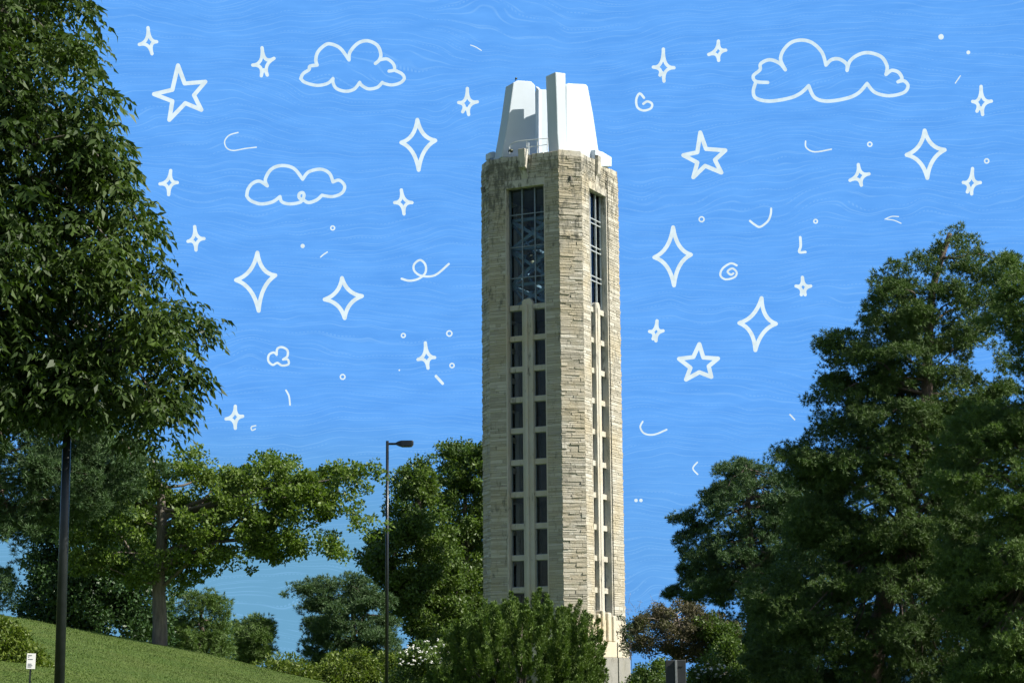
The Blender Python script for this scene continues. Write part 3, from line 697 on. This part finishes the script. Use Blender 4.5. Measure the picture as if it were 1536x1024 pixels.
# --- pines on the right
needle_tree('pine_tree', 'middle pine standing between the tower and the tall right pine', [(990,846),(1012,836),(1006,812),(1018,788),(1010,768),(1032,757),(1046,742),(1066,735),(1075,716),(1064,690),(1092,686),(1114,674),(1148,686),(1182,692),
            (1240,700),(1240,1070),(1110,1070),(1112,990),(1050,912),(996,892),(1014,872)], 88, 95, 16, 0.30, 0.18, 'pineblue', 4.2,
            [(1130,1070,88),(1128,900,88),(1125,800,88),(1118,690,88)], (0.28, 0.06), 90, 101, (0.55, -0.14), [[(1080,712),(1110,718),(1108,726),(1078,722)]], pad=(15, 1.0, 620), margin=20)
needle_tree('tall_pine', 'tallest rugged pine on the right with bare trunk showing through', [(1224,512),(1262,494),(1288,484),(1284,458),(1310,440),(1300,408),(1340,390),(1385,376),(1412,354),(1412,342),(1448,336),(1476,364),(1482,388),(1500,374),(1530,386),(1548,420),
            (1530,440),(1540,500),(1520,560),(1540,600),(1500,610),(1500,640),(1500,1080),(1120,1080),(1124,990),(1118,930),(1150,880),(1170,800),(1196,740),(1176,692),(1172,668),(1212,642),(1226,604),(1220,582),(1240,560),(1226,532)],
            58, 220, 15, 0.25, 0.13, 'pine', 3.4, [(1296,1120,58),(1312,980,58),(1340,840,58),(1366,720,58),(1388,610,58),(1392,520,58),(1400,430,58),(1425,350,58)], (0.34, 0.07), 110, 111, (0.75, -0.07),
            [[(1416,400),(1446,396),(1450,420),(1420,440),(1402,425)], [(1300,510),(1322,515),(1318,534),(1302,530)], [(1272,560),(1296,545),(1290,572),(1275,578)], [(1404,508),(1422,510),(1424,540),(1404,545)], [(1456,540),(1490,530),(1500,590),(1462,584)], [(1500,470),(1520,480),(1512,520),(1498,510)],
             [(1300,760),(1340,750),(1345,780),(1318,785)], [(1372,755),(1400,750),(1398,780),(1370,785)]], pad=(17, 0.75, 2500), margin=16, group='big pines on the right')
needle_tree('tall_pine', 'light green pine cut off by the right edge of the picture', [(1478,400),(1500,376),(1530,388),(1580,400),(1680,440),(1680,1090),(1420,1090),(1412,900),(1400,800),(1392,700),(1410,640),(1450,606),(1500,594),(1540,590),
            (1500,570),(1530,540),(1500,510),(1480,480),(1500,450)], 51, 170, 15, 0.22, 0.12, 'pinelight', 3.0,
            [(1590,1150,51),(1580,900,51),(1570,700,51),(1560,500,51),(1550,420,51)], (0.28, 0.06), 130, 121, (0.8, -0.08), [[(1456,780),(1500,776),(1505,810),(1460,806)]], pad=(17, 0.65, 1500), margin=20, group='big pines on the right')
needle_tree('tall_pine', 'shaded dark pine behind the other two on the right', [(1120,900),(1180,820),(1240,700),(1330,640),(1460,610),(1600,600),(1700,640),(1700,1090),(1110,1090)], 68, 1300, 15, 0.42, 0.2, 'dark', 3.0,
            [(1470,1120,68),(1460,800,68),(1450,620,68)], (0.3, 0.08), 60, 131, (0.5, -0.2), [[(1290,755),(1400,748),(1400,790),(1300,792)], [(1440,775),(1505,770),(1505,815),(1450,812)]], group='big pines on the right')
def snag():
    mb = MB(); a = [P(1400,930,54.2), P(1412,918,54.2), P(1426,908,54.2), P(1432,896,54.2)]
    mb.tube(catmull(a, 4), list(np.linspace(0.05, 0.015, len(catmull(a, 4)))), 8)
    mb.tube([P(1422,911,54.2), P(1438,912,54.1)], [0.03, 0.01], 6)
    tag(mb.build('broken_branch', M['twig']), 'pale broken dead branch caught low in the tallest pine', 'branch')
snag()
# --- undergrowth by the little sign
def undergrowth():
    rng = np.random.default_rng(99); D = 44
    C = centres([(-60,900),(10,935),(40,955),(62,985),(84,1000),(92,1080),(-60,1080)], D, 170, 1.0, rng, (), None, 2)
    C[:, 2] = np.minimum(C[:, 2], gz(C[:, 0], C[:, 1])+1.2)
    pos, d = clump_pts(C, 0.22, 160, rng, 0.8, 0.5); L = rng.uniform(0.06, 0.12, len(pos))
    o = leaves_mesh('ground_cover', pos, unit(d+rng.normal(size=d.shape)*0.7), L, L*0.45, M['hedge'], None, rng); o['kind'] = 'stuff'
undergrowth()
def grass():
    rng = np.random.default_rng(123); n = 110000
    Y = rng.uniform(26, 69, n); px = rng.uniform(-40, 560, n); X = (px-768)/F*Y
    Z = gz(X, Y); base = np.stack([X, Y, Z-0.01], 1)
    ax = unit(np.stack([rng.normal(size=n)*0.45, rng.normal(size=n)*0.45, np.ones(n)], 1))
    L = rng.uniform(0.02, 0.05, n)*(1+0.8*(rng.uniform(size=n) < 0.03))
    leaves_mesh('grass', base, ax, L, np.full(n, 0.022), M['blade'], None, rng, 0.1, 0.3)['kind'] = 'stuff'
grass()

# ------------------------------------------------------------------ bell tower
TH = R(26.5); HX, HY, CH = 3.22, 3.58, 0.98
u = Vector((math.cos(TH), -math.sin(TH), 0)); wv = Vector((math.sin(TH), math.cos(TH), 0))
ref = V(841, 520, 111.0)
cen = ref-(u*(HX-CH)+wv*(-HY)); cen.z = 0
TW = Matrix.Translation(cen) @ Matrix.Rotation(-TH, 4, 'Z')
GZ = float(gz(cen.x, cen.y))-0.3
def zf(px, py, lx, ly):         # height whose pixel row is py at local plan point
    q = TW @ Vector((lx, ly, 0)); return float(P(px, py, q.y)[2])
ZTOP = zf(841, 224, HX-CH, -HY); ZHEAD = zf(790, 281, 0, -HY+0.3); ZSTEP = zf(925, 931, HX, 1.0); ZGR = zf(925, 986, HX, 1.0)
rows = [461.5,507.5,553.5,599,645.5,693,741,789,836,884,931]
ZR = [zf(790, y, 0, -HY+0.6) for y in rows]
tower = thing('bell_tower', 'tall pale limestone bell tower with white angular crown', 'tower')
OL = (-1.20, 1.36); OR = (-1.66, 0.86); TK = 0.75     # openings on the two visible faces, wall thickness
piers = [  # plan outlines (local), outer stone faces flagged
 ([(OL[1],-HY),(HX-CH,-HY),(HX,-HY+CH),(HX,OR[0]),(HX-TK,OR[0]),(HX-TK,-HY+TK),(OL[1],-HY+TK)], [0,1,2]),
 ([(-HX,-OR[0]),(-HX,-OR[0]),(-HX,-HY+CH),(-HX+CH,-HY),(OL[0],-HY),(OL[0],-HY+TK),(-HX+TK,-HY+TK),(-HX+TK,-OR[0])], [1,2,3]),
 ([(HX,OR[1]),(HX,HY-CH),(HX-CH,HY),(-OL[0],HY),(-OL[0],HY-TK),(HX-TK,HY-TK),(HX-TK,OR[1])], [0,1,2]),
 ([(-OL[1],HY),(-HX+CH,HY),(-HX,HY-CH),(-HX,-OR[1]+0.0),(-HX+TK,-OR[1]),(-HX+TK,HY-TK),(-OL[1],HY-TK)], [0,1,2])]
piers[1] = ([(-HX,OR[0]),(-HX,-HY+CH),(-HX+CH,-HY),(OL[0],-HY),(OL[0],-HY+TK),(-HX+TK,-HY+TK),(-HX+TK,OR[0])], [0,1,2])
piers[3] = ([(OL[0],HY),(-HX+CH,HY),(-HX,HY-CH),(-HX,OR[1]),(-HX+TK,OR[1]),(-HX+TK,HY-TK),(OL[0],HY-TK)], [0,1,2])
rs = random.Random(4)
def stones(mb, a, b, z0, z1, out, rough, courses, ext=0.012):
    """irregular coursed ashlar: every stone its own block proud of the mortar"""
    a = Vector((a[0], a[1], 0)); b = Vector((b[0], b[1], 0)); L = (b-a).length; t = (b-a)/L; nrm = out
    for zc0, zc1 in courses:
        if zc1 < z0+0.05 or zc0 > z1-0.05: continue
        c0, c1 = max(zc0, z0), min(zc1, z1); x = -ext
        while x < L+ext-0.05:
            l = rs.uniform(0.25, 1.25); x2 = x+l
            if L+ext-x2 < 0.22: x2 = L+ext
            d = rs.uniform(0.006, 0.014+rough); e = 0.008; g = 0.005
            sub = [(c0, c1)]
            if c1-c0 > 0.26 and rs.random() < 0.3: mz = c0+(c1-c0)*rs.uniform(0.4, 0.6); sub = [(c0, mz), (mz, c1)]
            for s0, s1 in sub:
                j = lambda: rs.uniform(-0.35, 0.35)*(0.008+rough)
                bk = [a+t*(x+g)+Vector((0,0,s0+g)), a+t*(x2-g)+Vector((0,0,s0+g)), a+t*(x2-g)+Vector((0,0,s1-g)), a+t*(x+g)+Vector((0,0,s1-g))]
                bk = [q-nrm*0.02 for q in bk]
                fr = [a+t*(x+g+e)+Vector((0,0,s0+g+e)), a+t*(x2-g-e)+Vector((0,0,s0+g+e)), a+t*(x2-g-e)+Vector((0,0,s1-g-e)), a+t*(x+g+e)+Vector((0,0,s1-g-e))]
                fr = [q+nrm*(d+j()) for q in fr]
                mb.add(bk+fr, [(4,5,6,7),(0,1,5,4),(1,2,6,5),(2,3,7,6),(3,0,4,7)])
            x = x2
def mk_courses(z0, z1):
    out = []; z = z0
    while z < z1: h = rs.choice([0.08,0.10,0.12,0.14,0.17,0.21])*rs.uniform(0.9, 1.1); out.append((z, z+h)); z += h
    return out
for poly, faces in piers:
    if poly[0][1] == HY or poly[0][0] > 0 and poly[0][1] > 0: lowdet = True
    # signed area decides winding
    ar = sum(poly[i][0]*poly[(i+1) % len(poly)][1]-poly[(i+1) % len(poly)][0]*poly[i][1] for i in range(len(poly)))
    ptop = ZTOP-0.35
    pp = poly if ar > 0 else poly[::-1]
    core = MB().prism(pp, GZ, ptop, TW).build('corner_pier', M['mortar'], tower)
    mb = MB(); courses = mk_courses(GZ, ptop)
    for k in faces:
        a, b = poly[k], poly[k+1]
        mid = Vector(((a[0]+b[0])/2, (a[1]+b[1])/2, 0)); tt = (Vector((b[0], b[1], 0))-Vector((a[0], a[1], 0))).normalized()
        n_ = Vector((tt.y, -tt.x, 0))
        if n_.dot(mid) < 0: n_ = -n_
        chf = abs(n_.x) > 0.3 and abs(n_.y) > 0.3
        stones(mb, a, b, ZSTEP+0.1 if True else GZ, ptop, n_, 0.045 if chf else 0.018, courses if not chf else mk_courses(GZ, ptop))
    mb2 = MB(); mb2.v = [tuple(TW @ Vector(v)) for v in mb.v]; mb2.f = mb.f
    mb2.build('stone_facing', M['stone'], core)
# face description: transform from face coords (x along face, y inwards, z) to local
def face_T(kind):
    if kind == 'L': return Matrix.Translation((0, -HY, 0)), OL, HX
    if kind == 'R': return Matrix.Translation((HX, 0, 0)) @ Matrix.Rotation(R(90), 4, 'Z'), OR, HY
    if kind == 'B': return Matrix.Translation((0, HY, 0)) @ Matrix.Rotation(R(180), 4, 'Z'), (-OL[1], -OL[0]), HX
    return Matrix.Translation((-HX, 0, 0)) @ Matrix.Rotation(R(-90), 4, 'Z'), (-OR[1], -OR[0]), HY
for kind in 'LRBW':
    FT, (o0, o1), hw = face_T(kind); T = TW @ FT; zt = ZTOP-0.35
    if kind == 'B': o0, o1 = -OL[1], -OL[0]
    oc = (o0+o1)/2; DD = 0.14 if kind in 'LB' else 0.20; MW = 1.0
    # lintel over the belfry opening, faced with stones, with smooth frame
    lin = MB().box((o0, 0.03, ZHEAD), (o1, TK, zt), T).build('lintel', M['mortar'], tower)
    mb = MB(); stones(mb, (o0, 0.03), (o1, 0.03), ZHEAD+0.42, zt, Vector((0, -1, 0)), 0.02, mk_courses(ZHEAD+0.42, zt), 0)
    m2 = MB(); m2.v = [tuple(T @ Vector(v)) for v in mb.v]; m2.f = mb.f; m2.build('stone_facing', M['stone'], lin)
    MB().box((o0-0.0, -0.03, ZHEAD-0.05), (o1, 0.3, ZHEAD+0.40), T).build('window_head', M['ashlar'], tower, bevel=0.02)
    for s, xx in ((-1, o0), (1, o1)):
        MB().box((min(xx, xx-s*0.07), -0.035, ZSTEP), (max(xx, xx-s*0.07), 0.62, ZHEAD-0.05), T).build('window_jamb', M['ashlar'], tower, bevel=0.015)
    # keystone fin
    kp = 1.0 if kind in 'LB' else 0.45
    fin = [(oc+0.0, 0.02, zt+0.62), (oc, -0.42*kp, zt+0.58), (oc, -0.36*kp, zt-0.5), (oc, -0.14*kp, ZHEAD+0.9), (oc, 0.02, ZHEAD+0.35)]
    MB().extr([T @ Vector((p[0]-0.22, p[1], p[2])) for p in fin], (T.to_3x3() @ Vector((0.44, 0, 0)))).build('keystone_fin', M['ashlar'], tower, bevel=0.03)
    # coping above wall
    # central stone mullion with rounded top
    zm = ZR[0]+0.42
    prof = [(-0.33, 0), (-0.33, zm-0.12), (-0.22, zm), (0.16, zm+0.05), (0.33, zm-0.18), (0.33, 0)]
    pts = [T @ Vector((oc+x*MW, 0.14 if kind in 'LB' else 0.06, z if z else ZSTEP)) for x, z in prof]
    MB().extr(pts, T.to_3x3() @ Vector((0, 0.34 if kind in 'LB' else 0.26, 0))).build('stone_mullion', M['ashlar'], tower, bevel=0.03)
    MB().box((oc-0.13, 0.02, ZSTEP), (oc+0.05, 0.138 if kind in 'LB' else 0.058, zm-0.3), T).build('mullion_rib', M['ashlar'], tower, bevel=0.02)
    # spandrels and panes
    for i, z in enumerate(ZR):
        if i < len(ZR)-1 or True:
            MB().box((o0+0.10, 0.40-DD, z-0.17), (o1-0.10, 0.68-DD, z+0.14), T).build('spandrel', M['ashlar'], tower, bevel=0.015)
        if i < len(ZR)-1:
            zl = ZR[i+1]+0.14; zh = z-0.17
            for xa, xb in ((o0+0.10, oc-0.33*MW), (oc+0.33*MW, o1-0.08)):
                p = MB().box((xa, 0.60-DD, zl), (xb, 0.615-DD, zh), T).build('window_pane', M['glass'], tower)
                fr = MB()
                for a_, b_ in (((xa, zl), (xb, zl+0.04)), ((xa, zh-0.04), (xb, zh)), ((xa, zl+0.04), (xa+0.04, zh-0.04)), ((xb-0.04, zl+0.04), (xb, zh-0.04))):
                    fr.box((a_[0], 0.565-DD, a_[1]), (b_[0], 0.597-DD, b_[1]), T)
                fr.build('frame', M['frame'], p)
        # floor slab
    # belfry glazing with metal bars
    zb, zt2 = ZR[0]+0.14, ZHEAD-0.05
    g = MB().box((o0+0.10, 0.60-DD, zb), (o1-0.10, 0.612-DD, zt2), T).build('belfry_glass', M['glass'], tower)
    W_ = o1-o0-0.2; fr = MB(); th = 0.035
    for fx in (0.0, 0.345, 0.69, 1.0):
        x = o0+0.10+W_*fx; fr.box((x-th if fx else x, 0.50-DD, zb), (x+th if fx < 1 else x, 0.594-DD, zt2), T)
    H_ = zt2-zb
    hz = (0.235, 0.50, 0.78) if kind in 'LB' else (0.235, 0.275, 0.495, 0.535, 0.735, 0.775)
    for fz in hz:
        fr.box((o0+0.13, 0.505-DD, zb+H_*fz-0.03), (o1-0.13, 0.59-DD, zb+H_*fz+0.03), T)
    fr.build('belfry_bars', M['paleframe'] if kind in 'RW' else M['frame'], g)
# floors inside
for z in [ZR[0]]+ZR[3::3]:
    MB().box((-HX+TK+0.05, -HY+TK+0.05, z-0.12), (HX-TK-0.05, HY-TK-0.05, z+0.05), TW).build('floor_slab', M['slab'], tower)
MB().box((-0.9, 0.2, GZ), (0.9, 1.9, ZR[0]-0.2), TW).build('stair_core', M['slab'], tower)
MB().box((-HX+0.4, -HY+0.4, ZHEAD+0.1), (HX-0.4, HY-0.4, ZHEAD+0.35), TW).build('ceiling_slab', M['slab'], tower)
# base blocks: stepped pale stone plinth, then grey granite
def ring(off, z0, z1, mat, name, bevel=0.03):
    a = CH+off*0.41
    poly = [(-HX-off+a,-HY-off),(HX+off-a,-HY-off),(HX+off,-HY-off+a),(HX+off,HY+off-a),(HX+off-a,HY+off),(-HX-off+a,HY+off),(-HX-off,HY+off-a),(-HX-off,-HY-off+a)]
    return MB().prism(poly, z0, z1, TW).build(name, mat, tower, bevel=bevel)
ZS2 = ZGR+(ZSTEP-ZGR)*0.42
ring(0.05, ZS2, ZSTEP+0.02, M['paleashlar'], 'base_course', 0.02)
ring(0.20, ZGR, ZS2, M['paleashlar'], 'stepped_base', 0.04)
ring(0.24, GZ-0.6, ZGR, M['granite'], 'granite_plinth', 0.02)
T = TW @ face_T('R')[0]
for i, (x0, x1, h) in enumerate(((-1.5,-1.2,0.35),(-0.95,-0.55,0.55),(-0.2,0.3,0.45),(0.55,0.9,0.3))):
    MB().box((x0, -0.20, ZS2), (x1, 0.3, ZSTEP+h), T).build('pilaster_foot', M['paleashlar'], tower, bevel=0.08)
con = MB().box((0.93, -0.075, ZGR), (0.975, -0.045, ZTOP-0.4), T); con.box((0.93, -0.285, GZ), (0.975, -0.255, ZGR), T); con.box((0.93,-0.24,ZGR),(0.975,-0.21,ZS2), T)
con.build('lightning_conductor', M['bronze'], tower)
# parapet: coping stones
ptop = ZTOP-0.35
par = MB(); rsx = random.Random(9)
def parapet(kind):
    FT, (o0, o1), hw = face_T(kind); T_ = TW @ FT; x = -hw+CH
    while x < hw-CH-0.1:
        x2 = min(x+rsx.uniform(0.5, 1.0), hw-CH)
        par.box((x+0.01, 0.0, ptop), (x2-0.01, 0.55, ptop+rsx.uniform(0.26, 0.34)), T_); x = x2
for k in 'LRBW': parapet(k)
for sx, sy in ((1,-1),(-1,-1),(1,1),(-1,1)):
    q = [(sx*(HX-CH), sy*HY), (sx*HX, sy*(HY-CH)), (sx*(HX-0.5), sy*(HY-CH-0.3)), (sx*(HX-CH-0.3), sy*(HY-0.5))]
    if sx*sy > 0: pass
    ar = sum(q[i][0]*q[(i+1) % 4][1]-q[(i+1) % 4][0]*q[i][1] for i in range(4))
    par.prism(q if ar > 0 else q[::-1], ptop, ptop+0.36, TW)
par.build('parapet', M['ashlar'], tower, bevel=0.03)
# white crown
crown = MB().box((-HX+0.75, -HY+0.75, ptop-0.05), (HX-0.75, HY-0.75, ptop+0.12), TW).build('roof_deck', M['white'], tower)
def fin(pxs, anchor, ang, thick, name='crown_fin', back=None):
    a = V(*anchor); n_ = Vector((math.sin(R(ang)), -math.cos(R(ang)), 0)); pts = []
    for x, y in pxs:
        d = Vector(rays(float(x), float(y))); o = Vector((0, 0, CAMZ)); t = (a-o).dot(n_)/d.dot(n_); pts.append(o+d*t)
    bk = -n_*thick if back is None else Vector((-math.sin(R(back)), math.cos(R(back)), 0))*thick
    return MB().extr(pts, bk).build(name, M['white'], tower, bevel=0.05)
fin([(752,236),(758,205),(763,175),(770,124),(777,120.5),(797,122),(803,128),(804,238)], (780,200,113.1), 28, 1.0)
fin([(735,238),(735,228),(742,227),(752,236)], (740,230,113.6), 28, 0.6, 'crown_foot')
fin([(744,238),(754,224),(760,205),(764,238)], (750,230,113.2), 28, 0.5, 'crown_foot')
fin([(808,134),(823,134.5),(823,240),(808,240)], (815,200,116.2), 28, 1.0)
fin([(803,129),(808,134),(808,240),(803,240)], (805,200,115.4), -40, 0.3, 'crown_web')
fin([(833,108),(848.5,110),(849,150),(850,228),(838,226),(836,200),(835,160)], (840,200,111.7), 34, 1.0)
fin([(835,150),(836,198),(843,214),(853,215),(853,232),(838,232)], (840,200,111.75), 34, 0.9, 'crown_foot')
fin([(849.5,128),(853,125),(879,126.5),(882,130),(890,172),(898,226),(900,240),(849.5,240)], (850,200,112.05), 48, 0.9)
fin([(893,224),(905,228),(918,236),(918,250),(893,250)], (905,230,114.2), 55, 0.6, 'crown_foot')
# roof hand rail and antenna
rl = MB(); rp = [V(764,223,112.2), V(766,217,112.2), V(775,212.5,112.0), V(790,210.5,111.7), V(822,207.5,111.2)]
rl.tube(catmull([tuple(p) for p in rp], 5), 0.022, 6); rl.tube([V(764.5,231,112.2), V(764.5,222,112.2)], 0.022, 6)
for x, y0, y1, Y in ((790,210.5,232,111.7),(821,207.5,228,111.2),(806,209,230,111.45)): rl.tube([V(x,y1,Y), V(x,y0,Y)], 0.022, 6)
rl.tube([V(790,221,111.7), V(821,217,111.2)], 0.02, 6)
rl.build('roof_rail', M['rail'], tower)
MB().box((-0.05,-0.05,0),(0.05,0.05,0.7), Matrix.Translation(V(793,232,111.9))).build('roof_hatch_post', M['white'], tower, bevel=0.01)
mb = MB(); c = V(766,229,112.3); mb.lathe([(0.02,0),(0.13,0.03),(0.15,0.12),(0.1,0.2),(0.02,0.22)], c, 12); mb.build('floodlight', M['bronze'], tower, True)
mb = MB(); c = V(773,122,113.0); mb.tube([c, c+Vector((0,0,0.18))], 0.02, 6); mb.ball(c+Vector((0.05,0,0.16)), 0.07, 8, 6); mb.build('roof_beacon', M['bronze'], tower)
# bell frame and bells
zb = ZR[0]+0.05; zh = ZHEAD+0.1; bf = MB()
def beam(a, b, w_=0.10): bf.tube([TW @ Vector(a), TW @ Vector(b)], w_, 4)
X0, X1, Y0, Y1 = -1.35, 1.45, -2.6, 1.6
lev = [zb, zb+(zh-zb)*0.20, zb+(zh-zb)*0.50, zb+(zh-zb)*0.74, zh]
for x in (X0, X1):
    for y in (Y0, Y1): beam((x, y, zb), (x, y, zh), 0.11)
for z in lev[1:4]:
    for y in (Y0, -0.3, Y1): beam((X0, y, z), (X1, y, z), 0.12)
    for x in (X0, X1, 0): beam((x, Y0, z), (x, Y1, z), 0.10)
for a, b in ((lev[0], lev[1]), (lev[1], lev[2]), (lev[2], lev[3])):
    for y in (Y0, Y1): beam((X0, y, a), (X1, y, b), 0.12); beam((X1, y, a), (X0, y, b), 0.12)
    for x in (X0, X1): beam((x, Y0, a), (x, Y1, b), 0.08); beam((x, Y1, a), (x, Y0, b), 0.08)
bf.build('bell_frame', M['steel'], tower)
prof = [(0.0,0.0),(0.18,-0.01),(0.27,-0.08),(0.30,-0.22),(0.34,-0.40),(0.42,-0.58),(0.52,-0.70),(0.54,-0.74),(0.47,-0.73),(0.0,-0.5)]
bls = [((-0.65,-1.75), lev[3]-0.16, 0.62, 'upper left'), ((0.6,-1.75), lev[3]-0.16, 0.55, 'upper right'), ((-0.6,-1.6), lev[2]-0.16, 0.85, 'middle left'), ((0.65,-1.7), lev[2]-0.16, 0.75, 'middle right'),
       ((-0.6,-0.9), lev[1]-0.1, 0.7, 'lowest left'), ((0.6,-0.9), lev[1]-0.1, 0.7, 'lowest right')]
for (x, y), z, s, nm in bls:
    b = MB(); b.lathe([(r_*s, h*s) for r_, h in prof], (x, y, z), 20, TW); b.tube([TW @ Vector((x, y, z)), TW @ Vector((x, y, z+0.12))], 0.05, 6)
    tag(b.build('bell', M['bronze'], None, True), 'dark bronze bell, %s of those inside the tower belfry' % nm, 'bell', 'bells hanging in the tower belfry')

# ------------------------------------------------------------------ street furniture
def lamp_post(D, pole_px, r0, r1, ztop, label, arm_dir=1, head=True):
    t = thing('street_lamp', label, 'street lamp', 'black street lamps')
    bx = P(pole_px[0], pole_px[1], D); tx = P(pole_px[2], pole_px[3], D); x = bx[0]
    g = float(gz(x, D)); mb = MB(); mb.tube([(x, D, g-0.3), (x, D, g+(ztop-g)*0.5), (x, D, ztop)], [r0, (r0+r1)/2, r1], 20)
    mb.build('pole', M['lamp'], t, True)
    MB().lathe([(0, 0.12), (r0*1.3, 0.12), (r0*1.9, 0.03), (r0*1.9, -0.2)], (x, D, g), 20).build('base_cover', M['lamp'], t, True)
    MB().tube([(x+r1*0.6, D, ztop-0.10), (x+0.34*arm_dir, D, ztop-0.10)], 0.04, 8).build('arm', M['lamp'], t)
    hx = x+0.28*arm_dir; z = ztop
    sec = [(0, 0.03, 0.05), (0.14, 0.10, 0.10), (0.50, 0.12, 0.11), (0.58, 0.10, 0.08)]
    sec = [(0, -0.06, -0.13, 0.05), (0.10, -0.02, -0.17, 0.13), (0.20, 0.0, -0.20, 0.16), (0.54, 0.0, -0.20, 0.16), (0.60, -0.01, -0.12, 0.14)]
    vs = []; fs = []
    for dx, zt_, zb_, wd in sec:
        X = hx+dx*arm_dir; vs += [(X, D-wd, z+zb_), (X, D+wd, z+zb_), (X, D+wd*0.85, z+zt_), (X, D-wd*0.85, z+zt_)]
    for i in range(len(sec)-1):
        for k in range(4): fs.append((i*4+k, i*4+(k+1) % 4, (i+1)*4+(k+1) % 4, (i+1)*4+k))
    fs += [(3,2,1,0), tuple(range((len(sec)-1)*4, len(sec)*4))]
    hd = MB().add(vs, fs).build('lamp_head', M['lamp'], t, bevel=0.015)
    MB().box((hx+(0.22 if arm_dir > 0 else -0.5), D-0.11, z-0.212), (hx+(0.5 if arm_dir > 0 else -0.22), D+0.11, z-0.202)).build('lens', M['lens'], hd)
lamp_post(28.0, (91, 960, 101, 640), 0.078, 0.052, 6.6, 'thick black lamp post close by, its top lost in the leafy tree')
lamp_post(67.0, (580, 1000, 579, 700), 0.062, 0.05, float(P(579, 661, 67)[2]), 'thin black lamp with flat rectangular head left of the tower')

def info_sign():
    D = 32.0; t = thing('notice_sign', 'small white notice sign on a thin stake in the undergrowth', 'sign')
    c = P(46.5, 991, D); w_, h_ = 0.137, 0.242; g = float(gz(c[0], D))
    T_ = Matrix.Translation(c) @ Matrix.Rotation(R(18), 4, 'Z') @ Matrix.Rotation(R(1.5), 4, 'Y')
    pn = MB().box((-w_/2, -0.006, -h_/2), (w_/2, 0.006, h_/2), T_).build('panel', M['signwhite'], t, bevel=0.003)
    MB().box((-0.014, 0.008, -h_/2-1.6), (0.014, 0.03, h_/2-0.05), T_).build('stake', M['lamp'], t)
    mk = MB(); rr = random.Random(3)     # unreadable lines of small print, as in the photograph
    for z, n in ((0.09, 5), (0.066, 2), (0.03, 6), (-0.043, 5), (-0.066, 6), (-0.088, 5)):
        x = -w_*0.34
        for k in range(n):
            l = rr.uniform(0.006, 0.012); mk.box((x, -0.009, z-0.006), (x+l, -0.0075, z+0.006), T_); x += l+0.003
    mk.build('lettering', M['ink'], pn)
info_sign()
def sign_back():
    D = 56.0; t = thing('sign_board', 'dark back of a sign board on a pale post right of the tower', 'sign')
    c = P(1014, 1010, D); 
    MB().box((c[0]-0.29, D-0.01, c[2]-0.55), (c[0]+0.28, D+0.03, c[2]+0.38)).build('panel', M['signback'], t, bevel=0.02)
    MB().box((c[0]-0.03, D-0.07, c[2]-2.2), (c[0]+0.03, D-0.012, c[2]+0.37)).build('post', M['galv'], t, bevel=0.006)
    for dz in (-0.25, 0.2):
        MB().box((c[0]-0.2, D-0.025, c[2]+dz), (c[0]+0.2, D-0.0115, c[2]+dz+0.03)).build('bracket', M['signback'], t)
sign_back()
